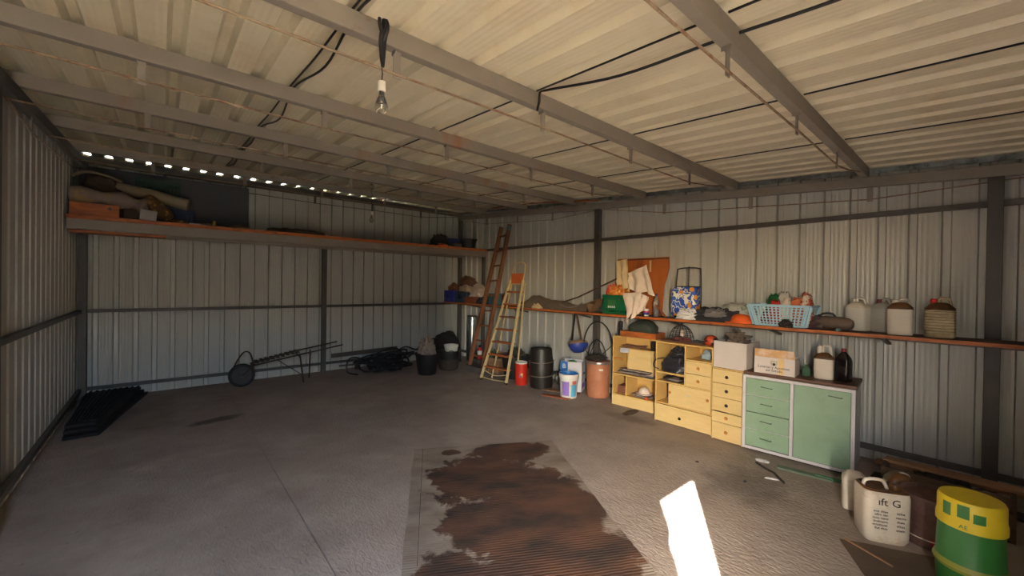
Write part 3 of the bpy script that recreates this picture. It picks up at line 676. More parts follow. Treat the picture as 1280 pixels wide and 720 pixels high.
plate('panel', [(-.40, 0), (.26, 0), (.24, .80), (-.41, .80)], ORB, bo, 0, .012)
plate('panel', [(.262, 0), (.31, 0), (.34, .42), (.385, .55), (.41, .66), (.40, .80), (.25, .80)], ORB, bo, -.012, .0)
G().box(-.41, .40, -.02, .0, .77, .79).build('batten', BROWNTOP, bo); G().box(.11, .135, -.006, 0, .60, .76).build('strip_mark', BEIGECL, bo)
def cloth(name, label, cs, mt, amp=.02, nf=3, rag=.0, nu=16, nv=22, seed=0, cat='cloth'):
    a, b, c, d_ = [Vector(q) for q in cs]   # top-left, top-right, bottom-right, bottom-left
    def fn(u, v):
        p = a.lerp(b, u).lerp(d_.lerp(c, u), v); q = amp * (.3 + v) * math.sin(nf * 2 * PI * u + seed + 1.2 * v) + amp * noise.noise(Vector((u * 3, v * 3, seed)))
        r = rag * v * (math.sin(u * PI * 3 + seed) + noise.noise(Vector((u * 5, seed, 0))))
        return (p.x - q, p.y + q * .4, p.z + r)
    return tag(G().sheet(fn, nu, nv, .004).build(name, mt, smooth=True), label, cat)
cloth('hanging_rag', 'narrow beige rag hung from the corner of the brown board', [(4.96, 3.46, 2.02), (4.95, 3.27, 2.04), (4.93, 3.20, 1.60), (4.93, 3.40, 1.64)], BEIGECL, .02, 2, .03, seed=1)
cloth('draped_towel', 'off-white towel draped in front of the brown board, upper one', [(4.95, 3.26, 1.84), (4.93, 2.96, 1.95), (4.90, 2.82, 1.55), (4.90, 3.20, 1.60)], WHITECL, .02, 2, .02, seed=2)
cloth('draped_towel', 'off-white towel hanging over the crate and the shelf edge, with a pointed corner', [(4.84, 3.27, 1.56), (4.84, 2.98, 1.58), (4.775, 3.02, 1.30), (4.77, 3.15, 1.20)], WHITECL, .022, 2, .06, seed=4, nu=20)
cloth('white_rag', 'crumpled off-white rag bunched to the right of the hanging towel', [(4.86, 3.05, 1.58), (4.87, 2.88, 1.52), (4.84, 2.90, 1.35), (4.82, 3.08, 1.28)], WHITECL, .03, 2, .03, seed=7)
pb = thing('plastic_bottle', 'clear plastic bottle with blue cap on the shelf before the board', 'bottle', (4.96, 2.83, ZS))
G().lathe([(.036, 0), (.040, .01), (.040, .09), (.037, .10), (.040, .11), (.040, .19), (.030, .235), (.014, .265), (.013, .28)], 26).build('body', PET, pb, smooth=True)
G().lathe([(.015, .275), (.015, .297), (.012, .299)], 14).build('cap', BLUE, pb, smooth=True)
tb = thing('small_tub', 'small white tub with pink and blue label beside the clear bottle', 'tub', (4.90, 2.94, ZS))
G().lathe([(.032, 0), (.036, .085), (.038, .088), (.038, .098)], 20).build('body', WHITEPL, tb, smooth=True)
G().lathe([(.0345, .02), (.0365, .05)], 20, cap=(False, False)).build('blue_band', BLUE, tb); G().lathe([(.0365, .05), (.0372, .068)], 20, cap=(False, False)).build('pink_band', mat('pink', (220, 50, 110), .5), tb)
o = G().bar((4.90, 2.80, ZS + .15), (4.86, 2.64, ZS + .012), .03, .012).build('wood_offcut', WOODR); tag(o, 'short wooden offcut leaning right of the clear bottle', 'wood')
# shopping trolley
tr = thing('shopping_trolley', 'folding black-framed shopping trolley with a blue floral bag', 'trolley', (5.06, 2.47, ZS), RW)
G().tube(smooth([(-.165, .03, .02), (-.165, .04, .35), (-.15, .05, .60), (-.135, .05, .63), (0, .05, .645), (.135, .05, .63), (.15, .05, .60), (.165, .04, .35), (.165, .03, .02)]), .008, 8).build('frame', BLACK, tr, smooth=True)
G().tube([(0, .05, .40), (0, .05, .645), (0, .05, .66)], .006, 8).build('centre_bar', BLACK, tr); G().tube([(-.16, .045, .40), (.16, .045, .40)], .007, 8).build('cross_bar', BLACK, tr)
FLOR = bpy.data.materials.new('blue_floral_fabric'); FLOR.use_nodes = True
def floral():
    N = FLOR.node_tree.nodes; L = FLOR.node_tree.links; p = N['Principled BSDF']; p.inputs['Roughness'].default_value = .6
    tc = N.new('ShaderNodeTexCoord'); n = N.new('ShaderNodeTexNoise'); n.inputs['Scale'].default_value = 11; n.inputs['Detail'].default_value = 1.5; n.inputs['Distortion'].default_value = 1.2; L.new(tc.outputs['Object'], n.inputs[0])
    r = N.new('ShaderNodeValToRGB'); e = r.color_ramp; e.interpolation = 'CONSTANT'; e.elements[0].color = lin((40, 78, 170)) + (1,); e.elements[1].position = .5; e.elements[1].color = lin((226, 222, 206)) + (1,); q = e.elements.new(.585); q.color = lin((52, 96, 178)) + (1,); L.new(n.outputs['Fac'], r.inputs[0])
    v = N.new('ShaderNodeTexVoronoi'); v.inputs['Scale'].default_value = 11; L.new(tc.outputs['Object'], v.inputs['Vector'])
    r2 = N.new('ShaderNodeValToRGB'); e = r2.color_ramp; e.interpolation = 'CONSTANT'; e.elements[0].color = (1, 1, 1, 1); e.elements[1].position = .36; e.elements[1].color = (0, 0, 0, 1); L.new(v.outputs['Distance'], r2.inputs[0])
    mx = N.new('ShaderNodeMix'); mx.data_type = 'RGBA'; L.new(r2.outputs[0], mx.inputs[0]); L.new(r.outputs[0], mx.inputs[6]); mx.inputs[7].default_value = lin((214, 140, 50)) + (1,); L.new(mx.outputs[2], p.inputs['Base Color'])
floral()
G().loft([(.03, .15, .07, 5), (.05, .165, .085, 5), (.2, .168, .09, 4.5, 0, -.005), (.36, .165, .08, 4.5), (.395, .16, .07, 4)], 36).build('bag', FLOR, tr, smooth=True, loc=(0, -.03, 0))
for s in (-1, 1): G().tube([(s * .15, .03, .035), (s * .17, .03, .035)], .033, 18).build('wheel', BLACK, tr, smooth=True)
lump('plastic_bag', 'crumpled white plastic bag in front of the shopping trolley', 'bag', (4.90, 2.37, ZS), RW, .26, .16, .13, mat('white_bag_film', (214, 212, 210), .4), 3, .35, 7)
lump('dark_clothes', 'dark clothes heaped on the shelf right of the trolley', 'clothes', (4.98, 2.04, ZS), RW, .68, .26, .15, DARKCL, 6, .35, 6)
lump('grey_bag', 'grey translucent bag lying on the dark clothes', 'bag', (4.90, 2.04, ZS + .05), RW, .26, .14, .10, mat('grey_film', (112, 108, 106), .4, 0, .2), 2, .35, 6)
lump('printed_bag', 'pale patterned plastic bag beside the laundry basket', 'bag', (5.04, 1.86, ZS + .06), RW, .42, .20, .15, mat('patterned_film', (178, 176, 166), .5, 0, .1, 30, (120, 140, 110), (.55, .62)), 5, .25, 5)
oc = thing('orange_hat', 'bright orange cap at the shelf edge left of the basket', 'cap', (4.90, 1.76, ZS), RW)
G().heap(.23, .16, .10, 7, .12, 30, 4).build('crown', ORANGE, oc, smooth=True); G().loft([(0, .07, .05, 3, -.09, -.03), (.012, .07, .05, 3, -.09, -.03)], 20).build('peak', ORANGE, oc, smooth=True)
# laundry basket
LB = mat('light_blue_plastic', (168, 202, 218), .4, 0, .03, 6, bump=0)
lb = thing('laundry_basket', 'light blue plastic laundry basket full of packets and bags', 'basket', (4.99, 1.39, ZS), RW)
bw, bd_, bh = .225, .125, .205; tw, td = .275, .165
def corner(sx, sy, t): return Vector((sx * (bw + (tw - bw) * t), sy * (bd_ + (td - bd_) * t), .008 + bh * t))
G().box(-bw, bw, -bd_, bd_, 0, .01).build('base', LB, lb)
for (c0, c1_, nn) in (((-1, -1), (1, -1), 15), ((1, -1), (1, 1), 8), ((1, 1), (-1, 1), 15), ((-1, 1), (-1, -1), 8)):
    g = G()
    for i in range(nn + 1):
        u = i / nn; wv = .012 if 0 < i < nn else .045
        g.bar(corner(*c0, 0).lerp(corner(*c1_, 0), u), corner(*c0, 1).lerp(corner(*c1_, 1), u), wv, .004, up=(0, 1, 0) if c0[1] == c1_[1] else (1, 0, 0))
    for j in range(8):
        t_ = j / 7; hh = .010 if 0 < j < 7 else .026
        g.bar(corner(*c0, t_), corner(*c1_, t_), .004, hh)
    g.build('lattice_side', LB, lb)
g = G(); rim = [corner(-1, -1, 1), corner(1, -1, 1), corner(1, 1, 1), corner(-1, 1, 1)]
for i in range(4): g.bar(rim[i], rim[(i + 1) % 4], .028, .012)
g.build('rim', LB, lb)
cont = [(-.2, 0, .10, .09, .19, WHITEPL, 'white crumpled bag at the left of the laundry basket', 1), (-.09, .03, .17, .12, .31, mat('green_bottle_film', (30, 96, 52), .4), 'dark green packet standing in the laundry basket', 2), (.0, .05, .17, .12, .35, mat('grey_white_film', (190, 188, 180), .4), 'tall grey-white bag sticking out of the laundry basket', 3),
        (-.05, -.06, .16, .08, .25, RED, 'red packet in the middle of the laundry basket', 4), (.04, -.05, .15, .09, .26, WHITECL, 'cream packet in the middle of the laundry basket', 5), (.13, -.01, .17, .12, .28, mat('orange_brown_film', (206, 110, 66), .5), 'orange packet in the laundry basket', 6),
        (.21, .0, .13, .15, .33, mat('red_white_film', (176, 84, 60), .5, 0, .1, 30, (220, 200, 180), (.48, .54)), 'red and white patterned bag at the right of the laundry basket', 7), (-.02, .0, .40, .20, .18, mat('dark_red_cloth', (140, 44, 54), .8, 0, .2, 14, (80, 84, 90)), 'dark red and grey clothes low in the laundry basket', 8)]
for x, y, w_, d_, h_, mt, lab, sd in cont:
    lump('basket_item', lab, 'packet', (4.99 + y, 1.39 - x, ZS + .012), RW, w_, d_, h_, mt, sd, .22, 5, n=24)
lump('brown_knot', 'small brown clump at the shelf edge below the basket', 'clump', (4.83, 1.32, ZS), RW, .11, .08, .07, DIRT, 5, .5, 8)
# log-like brown thing
vg = thing('old_vacuum', 'brown rounded handheld vacuum lying on its side beside the basket', 'vacuum cleaner', (4.97, .97, ZS + .065), RW)
BRM = mat('dusty_brown_plastic', (112, 92, 80), .6, 0, .15, 10)
G().tube([(-.10, 0, 0), (-.06, 0, .002), (.06, 0, 0), (.13, 0, -.005), (.16, 0, -.01), (.17, 0, -.01)], 0, 24, rr=[.045, .06, .062, .058, .042, .02]).build('body', BRM, vg, smooth=True)
G().heap(.14, .12, .12, 4, .35, 24, 6, M=Matrix.Translation((-.12, 0, -.064))).build('nozzle', mat('brown_red_nozzle', (84, 62, 62), .5, 0, .3, 20, (120, 30, 34), (.58, .66)), vg, smooth=True)
G().tube(smooth([(-.10, 0, .05), (-.07, 0, .085), (0, 0, .09), (.03, 0, .055)]), .009, 8).build('handle', BLACK, vg, smooth=True)
tag(G().heap(.07, .05, .025, 3, .2, 16).build('teal_scrap', mat('teal_scrap', (110, 140, 136), .6), smooth=True, loc=(4.86, .90, ZS)), 'small teal scrap lying in front of the brown vacuum', 'scrap')
# jerrycans on the shelf
jerrycan('jerrycan', 'white jerrycan with a dirty neck, left one by the wall on the shelf', (5.09, .79, ZS), RW - 22, .175, .14, .31, WHITEPL, DIRTYPL, cap=DIRTYPL)
jerrycan('jerrycan', 'greyish white jerrycan half hidden behind the grimy one on the shelf', (5.11, .61, ZS), RW - 25, .165, .13, .31, mat('greyish_plastic', (172, 170, 164), .45), None, cap=mat('dark_red', (120, 40, 40), .5))
jerrycan('jerrycan', 'square cream jerrycan with oily brown shoulders at the shelf edge', (4.93, .48, ZS), RW + 4, .17, .12, .315, DIRTYPL, OILPL, cap=DIRTYPL, sh=.74)
jerrycan('jerrycan', 'ribbed dark jerrycan with cream front at the right end of the shelf', (4.96, .24, ZS), RW, .185, .14, .33, mat('ribbed_cream', (176, 160, 128), .5, 0, .15, 8, (90, 70, 50), (.5, .8)), OILPL, ribs=9, cap=RED)

# ------------------------------------------------------------------ far corner, mid shelf
crate('plastic_crate', 'bright blue plastic crate at the far end of the right shelf', (4.95, 7.72, ZS), RW, .36, .30, .25, mat('royal_blue', (44, 52, 150), .45), 6, 3, solid_top=.16)
crate('plastic_crate', 'dark slate blue crate next to the bright blue one', (4.97, 7.33, ZS), RW, .36, .28, .23, mat('slate_blue', (48, 62, 84), .5), 7, 4)
BRC = mat('brown_leather_cloth', (126, 76, 48), .8, 0, .25, 8, (84, 50, 36)); 
lump('brown_cloth', 'orange-brown cloth heaped in the bright blue crate', 'cloth', (4.96, 7.72, ZS + .20), RW, .34, .26, .20, BRC, 3, .3)
lump('brown_jacket', 'dark brown jacket piled at the top of the corner heap', 'jacket', (5.02, 7.30, ZS + .22), RW, .60, .28, .34, mat('dark_brown_cloth', (84, 54, 40), .85, 0, .3, 8, (140, 84, 44), (.55, .7)), 8, .3)
lump('beige_sack', 'beige sack lying across the front of the corner heap', 'sack', (4.90, 7.20, ZS + .24), RW, .44, .2, .13, mat('beige_sack', (160, 138, 120), .85), 5, .3)
lump('beige_sack', 'pale pinkish beige sack at the right of the corner heap behind the brown ladder', 'sack', (4.94, 6.80, ZS + .14), RW, .48, .24, .24, mat('pale_sack', (176, 158, 146), .85), 2, .3)
tag(G().box(-.19, .19, -.1, .1, 0, .13).build('wooden_box', mat('red_wood_box', (120, 62, 40), .7), loc=(4.94, 6.99, ZS), bevel=.004), 'low reddish box on the shelf under the sacks', 'box').rotation_euler = (0, 0, -PI/2)
lump('dark_rag', 'dark rag on the shelf behind the brown ladder', 'rag', (4.96, 6.62, ZS), RW, .36, .26, .15, DARKCL, 4, .3)
tag(G().box(-.15, .15, -.12, .12, 0, .22).build('teal_box', mat('teal_card', (60, 96, 104), .7), loc=(4.99, 6.22, ZS), bevel=.004), 'teal box on the shelf between the two ladders', 'box').rotation_euler = (0, 0, -PI/2)
tag(G().lathe([(.07, 0), (.075, .03), (.075, .2), (.03, .22), (.03, .24)], 20).build('red_can', mat('dark_red_can', (130, 24, 30), .5), smooth=True, loc=(4.97, 5.96, ZS)), 'dark red can on the shelf behind the cream stepladder', 'can')

# ------------------------------------------------------------------ high shelf contents
ZH = 2.402
t = thing('drawer_box', 'orange wooden drawer with a small dark pull at the left end of the high shelf', 'box', (-.62, 7.15, ZH))
G().box(-.21, .21, -.17, -.155, 0, .155).build('front', SHELFW, t); G().box(-.21, .21, -.155, .17, 0, .01).build('base', SHELFW, t)
for x in (-.21, .198): G().box(x, x + .012, -.155, .17, .01, .15).build('side', WOODR, t)
G().box(-.198, .198, .158, .17, .01, .15).build('back', WOODR, t)
G().tube([(.13, -.17, .105), (.13, -.19, .105)], .018, 12).build('pull', DSTEEL, t)
tag(G().box(-.09, .09, -.13, .13, 0, .14).build('brown_box', mat('dark_brown_card', (66, 50, 42), .85), loc=(-.28, 7.18, ZH)), 'dark brown box right of the orange drawer on the high shelf', 'box')
FLW = mat('faded_floral_cloth', (140, 124, 116), .9, 0, .1, 10, (166, 134, 84), (.52, .58), bump=.2)
t = thing('rolled_blanket', 'faded floral blanket roll lying on the orange drawer', 'blanket', (0, 0, 0))
G().tube(smooth([(-.84, 7.12, 2.665), (-.6, 7.10, 2.66), (-.38, 7.08, 2.635), (-.22, 7.06, 2.60), (-.16, 7.05, 2.585)]), .0, 24, rr=[.085 + .02 * math.sin(i * .7) for i in range(24)] + [.09]).build('roll', FLW, t, smooth=True)
LEO = mat('speckled_brown_carpet', (92, 68, 40), .95, 0, .2, 20, (186, 140, 76), (.52, .60), bump=.4)
tag(G().tube(smooth([(-.16, 7.12, 2.72), (-.08, 7.08, 2.62), (.0, 7.06, 2.53), (.08, 7.05, 2.46)]), 0, 20, rr=[.06, .065, .07, .072, .074, .075, .078, .08, .082, .082, .084, .084, .085, .085, .08, .075, .07, .06, .045][:19]).build('carpet_roll', LEO, smooth=True), 'speckled brown carpet roll slumping off the high shelf pile', 'carpet')
lump('carpet_scrap', 'speckled carpet end trailing right of the slumped roll', 'carpet', (.14, 7.05, ZH), 0, .26, .12, .05, LEO, 4, .4)
o = G().bar((-.22, 6.96, ZH + .075), (-.06, 6.96, ZH + .06), .006, .13).build('paper_bag', mat('white_red_paper', (170, 164, 162), .7, 0, .04, 10, (150, 40, 40), (.60, .64))); tag(o, 'white paper bag with red print standing at the high shelf edge', 'bag')
t = thing('plastic_pipe', 'wide cream plastic pipe pointing right on the high shelf', 'pipe', (0, 0, 0))
g = G().tube([(-.55, 7.45, 2.86), (-.1, 7.36, 2.79), (.27, 7.28, 2.70), (.275, 7.279, 2.699)], .075, 26, rr=[.078, .078, .078, .068]); g.build('tube', mat('cream_pipe', (150, 136, 112), .5, 0, .1, 6), t, smooth=True)
G().tube([(.235, 7.2865, 2.7085), (.262, 7.281, 2.702)], .081, 26).build('collar', mat('cream_pipe', (150, 136, 112)), t, smooth=True)
crate('plastic_crate', 'dark green crate on top of the high shelf pile by the grey panel', (-.05, 7.62, 2.83), 0, .46, .30, .20, mat('deep_green', (22, 62, 44), .5), 12, 2)
crate('plastic_crate', 'blue crate under the pipe on the high shelf', (.14, 7.60, ZH), 0, .42, .34, .25, mat('deep_blue', (34, 42, 92), .5), 8, 3)
tag(G().box(-.26, .1, -.18, .16, 0, .42).build('stacked_carton', mat('dull_carton', (70, 60, 52), .9), loc=(-.15, 7.62, ZH)), 'dull brown carton carrying the dark green crate on the high shelf', 'box')
lump('folded_tarp', 'brown tarpaulin folded over the boxes at the far left of the high shelf', 'tarpaulin', (-.58, 7.5, ZH), 0, .52, .5, .60, mat('brown_tarp', (88, 72, 60), .8, 0, .2, 6), 5, .15)
o = G().tube(smooth([(-.84, 7.24, 2.90), (-.72, 7.2, 2.965), (-.55, 7.2, 2.955), (-.40, 7.22, 2.90)]), .02, 10).build('bent_hose', mat('grey_brown_hose', (120, 104, 90), .7), smooth=True); tag(o, 'grey-brown hose bent over the tarpaulin on the high shelf', 'hose')
t = thing('wall_panel', 'big dark grey hardboard panel standing behind the high shelf clutter', 'panel', (0, 0, 0))
G().box(-.82, 1.06, 7.84, 7.852, ZH, 3.16).build('board', DKPLY, t)
tag(G().box(-.06, .06, -.03, .03, 0, .025).build('white_packet', WHITEPL, loc=(.33, 7.02, ZH), bevel=.005), 'flat white packet on the high shelf right of the carpet', 'packet')
lump('grey_rag', 'grey rag on the high shelf behind the yellow can', 'rag', (.46, 7.1, ZH), 0, .22, .14, .05, PAPER, 4)
tag(G().lathe([(.022, 0), (.022, .06), (.014, .065), (.014, .075)], 16).build('yellow_can', mat('yellow_can', (150, 116, 30), .5), smooth=True, loc=(.54, 6.98, ZH)), 'small yellow can on the high shelf', 'can')
lump('beige_cloth', 'low beige cloth on the high shelf before the grey panel', 'cloth', (.86, 7.08, ZH), 0, .26, .16, .055, mat('dull_beige', (120, 104, 84), .9), 5)
t = lump('dark_cloth', 'long flat dark cloth on the high shelf right of the grey panel', 'cloth', (1.60, 7.05, ZH), 0, .84, .2, .075, mat('dark_brown_rag', (58, 48, 42), .9, 0, .3), 6, .3, 5)
lump('black_bag', 'black plastic bag at the right end of the high shelf', 'bag', (4.20, 7.1, ZH), 0, .40, .26, .22, BLACK, 6, .35, 6)
lump('orange_rag', 'orange rag at the high shelf edge below the black bag', 'rag', (4.17, 6.965, ZH), 0, .24, .08, .04, ORANGE, 3, .3)
tag(G().box(-.16, .16, -.12, .12, 0, .20).build('blue_box', mat('dark_blue_box', (40, 50, 104), .6), loc=(4.53, 7.30, ZH), bevel=.005), 'dark blue box behind the black bag on the high shelf', 'box')
tag(G().box(-.09, .09, -.06, .06, 0, .08).build('grey_block', mat('grey_block', (92, 84, 78), .8), loc=(4.55, 7.05, ZH), bevel=.005), 'small grey block in front of the dark blue box', 'block')
bucket('bucket', 'black bucket at the right end of the high shelf beside the wall', 'bucket', (4.90, 7.15, ZH), .15, .19, .20, BLACK)

# ------------------------------------------------------------------ ladders
t = thing('wooden_ladder', 'tall brown wooden ladder leaning in the far right corner', 'ladder', (0, 0, 0))
A0, A1 = Vector((4.447, 6.374, .125)), Vector((4.93, 6.062, 2.76)); B0, B1 = Vector((4.52, 6.04, .125)), Vector((4.93, 5.82, 2.79))
G().bar(A0, A1, .045, .075, up=(1, 0, 0)).build('stile', WOODB, t, bevel=.004); G().bar(B0, B1, .045, .075, up=(1, 0, 0)).build('stile', WOODB, t, bevel=.004)
for k in range(9):
    u = .07 + k * .107; G().bar(A0.lerp(A1, u), B0.lerp(B1, u), .04, .03).build('rung', WOODB, t)
G().tube([B0.lerp(B1, .955), B0.lerp(B1, .985)], .048, 10).build('binding', mat('blue_grey_tape', (96, 112, 118), .7), t, label='grey-blue tape bound round the top')
tag(G().box(-.09, .09, -.24, .24, 0, .12).build('concrete_block', mat('grey_concrete_block', (80, 74, 70), .9), loc=(4.49, 6.21, 0), bevel=.006), 'grey block under the feet of the brown wooden ladder', 'block')
t = thing('stepladder', 'tall narrow cream metal stepladder with brown treads and hoop top', 'stepladder', (0, 0, 0))
# front frame
L0, R0 = Vector((4.21, 5.70, 0)), Vector((4.31, 5.13, 0)); L1, R1_ = Vector((4.66, 5.46, 1.74)), Vector((4.69, 5.16, 1.74))
def onl(u): return L0.lerp(L1, u)
def onr(u): return R0.lerp(R1_, u)
hoop = smooth([onl(.9), onl(1.0), onl(1.0).lerp(onr(1.0), .06) + Vector((.06, 0, .22)), onl(1.0).lerp(onr(1.0), .2) + Vector((.08, 0, .29)), onl(1).lerp(onr(1), .5) + Vector((.08, 0, .305)), onl(1.0).lerp(onr(1.0), .8) + Vector((.08, 0, .29)), onl(1.0).lerp(onr(1.0), .94) + Vector((.06, 0, .22)), onr(1.0), onr(.9)])
G().bar(L0, onl(1), .022, .045, up=(1, 0, 0)).build('stile', CREAMM, t); G().bar(R0, onr(1), .022, .045, up=(1, 0, 0)).build('stile', CREAMM, t)
G().tube(hoop, .012, 8).build('hoop', CREAMM, t, smooth=True)
for k in range(7):
    u = .13 + k * .125; a, b = onl(u) + Vector((.03, 0, 0)), onr(u) + Vector((.03, 0, 0)); G().bar(a, b, .085, .028).build('tread', WOODR if k != 4 else WOODB, t)
a, b = onl(1.0), onr(1.0); g = G().bar(a + Vector((.02, -.01, .02)), b + Vector((.02, .01, .02)), .02, .19); g.build('back_plate', mat('orange_plate', (190, 96, 52), .5, 0, .08), t, label='orange plate under the hoop')
G().bar(a + Vector((.04, -.01, -.07)), b + Vector((.04, .01, -.07)), .10, .015).build('platform', CREAMM, t)
for s, (p, q) in enumerate(((L0 + Vector((.20, -.06, 0)), onl(.97)), (R0 + Vector((.20, -.03, 0)), onr(.97)))):
    G().bar(p, q + Vector((.05, 0, 0)), .018, .025).build('rear_leg', CREAMM, t)
G().tube(smooth([onl(.10), (onl(.08) + onr(.08)) / 2 + Vector((0, 0, -.03)), onr(.09)]), .008, 6).build('brace', CREAMM, t); G().tube(smooth([onl(.03), (onl(.02) + onr(.02)) / 2 + Vector((0, 0, -.0)), onr(.03)]), .008, 6).build('brace', CREAMM, t)
for p in (L0, R0): G().box(p.x - .02, p.x + .02, p.y - .028, p.y + .028, 0, .03).build('foot', BLACK, t)

# ------------------------------------------------------------------ corner floor things
bucket('rubber_tub', 'black rubber bucket with a pale cloth in it, left one of the pair', 'bucket', (3.70, 6.66, 0), .165, .215, .38, BLACK, rz=20)
bucket('rubber_tub', 'black rubber bucket carrying a small white tub, right one of the pair', 'bucket', (4.23, 6.78, 0), .17, .225, .37, BLACK, rz=70)
lump('pale_cloth', 'pale crumpled cloth rising from the left black bucket', 'cloth', (3.72, 6.72, .20), 0, .32, .30, .44, mat('pale_dusty_cloth', (150, 134, 122), .9, 0, .1, 14, (140, 70, 66), (.66, .72)), 7, .3, 6)
bucket('white_tub', 'small white tub sitting in the right black bucket', 'tub', (4.25, 6.72, .36), .12, .135, .12, WHITEPL, handle=False)
tag(G().lathe([(.19, .0), (.21, .34), (.001, .345)], 24).build('tub_filling', DIRT, smooth=True, loc=(4.23, 6.78, .018)), 'dark rubble filling the right black bucket', 'rubble', kind='stuff')
lump('netting_pile', 'big dark heap of netting against the far corner', 'netting', (4.62, 7.5, 0), 0, .62, .55, .62, mat('dark_netting', (44, 38, 36), .95, 0, .3, 30, bump=1, bs=60), 5, .13, 4)
t = thing('metal_cylinder', 'tall shiny metal flue cylinder standing behind the brown ladder', 'flue', (5.09, 7.22, 0))
G().lathe([(.115, 0), (.115, .93), (.122, .935), (.122, .96), (.11, .962)], 32).build('tube', SHINY, t, smooth=True)
G().lathe([(.118, .963), (.1, .975), (.001, .98)], 32).build('lid', DSTEEL, t, smooth=True)
t = thing('fire_extinguisher', 'small red fire extinguisher between the far corner and the ladders', 'extinguisher', (4.98, 6.78, .12))
G().lathe([(.045, 0), (.05, .01), (.05, .19), (.03, .225), (.014, .235), (.014, .25)], 20).build('body', RED, t, smooth=True)
G().box(-.03, .03, -.012, .012, .25, .275).build('valve', BLACK, t); G().lathe([(.0508, .09), (.0508, .17)], 20, cap=(False, False)).build('label_band', WHITEPL, t)
tag(G().box(-.15, .15, -.15, .15, 0, .12).build('concrete_block', mat('grey_concrete_block', (80, 74, 70), .9), loc=(5.0, 6.82, 0)), 'grey block under the red fire extinguisher', 'block')
t = open_box('cardboard_box', 'brown cardboard box on the floor behind the stepladder feet', 'box', (4.83, 6.10, 0), -70, .36, .28, .27, CARDB)
lump('greenery', 'dry green twigs in the brown cardboard box', 'twigs', (4.83, 6.10, .012), 0, .26, .22, .34, mat('dull_green_twigs', (70, 74, 52), .9, 0, .4, 30), 8, .5, 9)
bucket('rubber_tub', 'wide black tub behind the red pot and the stepladder', 'tub', (4.80, 5.45, 0), .20, .25, .40, BLACK, rz=40)
lump('black_scraps', 'dark scraps heaped in the wide black tub', 'scraps', (4.80, 5.45, .2), 0, .36, .36, .30, DIRT, 4, .4, 9)
t = thing('paint_pot', 'red tin with white rim beside the black drum', 'tin', (4.55, 5.02, 0))
G().lathe([(.095, 0), (.1, .01), (.1, .35)], 28, cap=(True, False)).build('body', mat('red_tin', (196, 44, 28), .4, 0, .1, 8, (150, 60, 30), (.6, .7)), t, smooth=True)
G().lathe([(.1, .35), (.103, .352), (.103, .375), (.095, .376), (.09, .36), (.001, .36)], 28, cap=(False, True)).build('rim', WHITEPL, t, smooth=True)
o = G().box(-.03, .03, -.002, .0, -.035, .035).build('label', mat('tin_label', (120, 60, 110), .5, 0, .1, 20, (220, 170, 60), (.5, .6)), t); o.location = (-.072, -.072, .17); o.rotation_euler = (0, 0, math.radians(-45))
# black drum
t = thing('oil_drum', 'black dented drum with two pale hoops on the floor', 'drum', (4.68, 4.68, 0), rz=0)
DR = mat('black_drum', (40, 35, 33), .45, .2, .25, 6, (66, 52, 44), (.55, .75), bump=.15, bs=20)
G().loft([(0, .17, .17, 2, .01, 0), (.01, .18, .18, 2, .01, 0), (.20, .19, .19, 2, 0, 0), (.40, .20, .20, 2, 0, 0), (.44, .185, .185, 2, 0, 0), (.62, .172, .172, 2, -.005, 0), (.635, .17, .17, 2, -.005, 0), (.61, .16, .16, 2, -.005, 0)], 36).build('body', DR, t, smooth=True)
for z, r in ((.21, .198), (.43, .205)): G().tube([(r * math.cos(a) * 1.0, r * math.sin(a), z + .01 * math.cos(a)) for a in [2 * PI * i / 36 for i in range(36)]], .008, 6, True).build('hoop', mat('hoop_metal', (120, 112, 102), .5, .5), t, smooth=True)
for k in range(3):
    rnd = random.Random(k + 3); o = G().tube(smooth([(4.92 + rnd.uniform(-.08, .1), 4.42 + rnd.uniform(-.14, .14), .02 + rnd.uniform(0, .32)) for q in range(9)]), .006, 6).build('wire_tangle', BLACK, smooth=True); tag(o, ['lowest', 'middle', 'highest'][k] + ' loop of dark wire between the drum and the detergent carton', 'wire')
# detergent carton
dc = open_box('detergent_carton', 'tall white and blue carton with green things inside', 'box', (4.98, 4.27, 0), -62, .34, .26, .46, mat('glossy_white_card', (206, 204, 210), .6, 0, .03), flaps=False)
G().box(-.171, -.05, -.132, -.1305, .30, .459).build('blue_print', mat('print_blue', (30, 104, 176), .5), dc); text('B', .1, dc, (-.11, -.1325, .385), FACE, WHITEPL)
G().box(-.171, -.06, -.132, -.1305, .02, .16).build('blue_print', mat('print_blue', (30, 104, 176), .5), dc)
G().box(.1705, .172, -.1, .12, .05, .12).build('print_patch', mat('print_purple', (110, 90, 180), .5), dc); G().box(.1705, .172, -.02, .12, .25, .28).build('print_patch', INK, dc)
lump('green_packet', 'bright green packet in the white and blue carton', 'packet', (4.98, 4.27, .30), -62, .26, .20, .16, mat('bright_green', (66, 140, 50), .5), 3, .15)
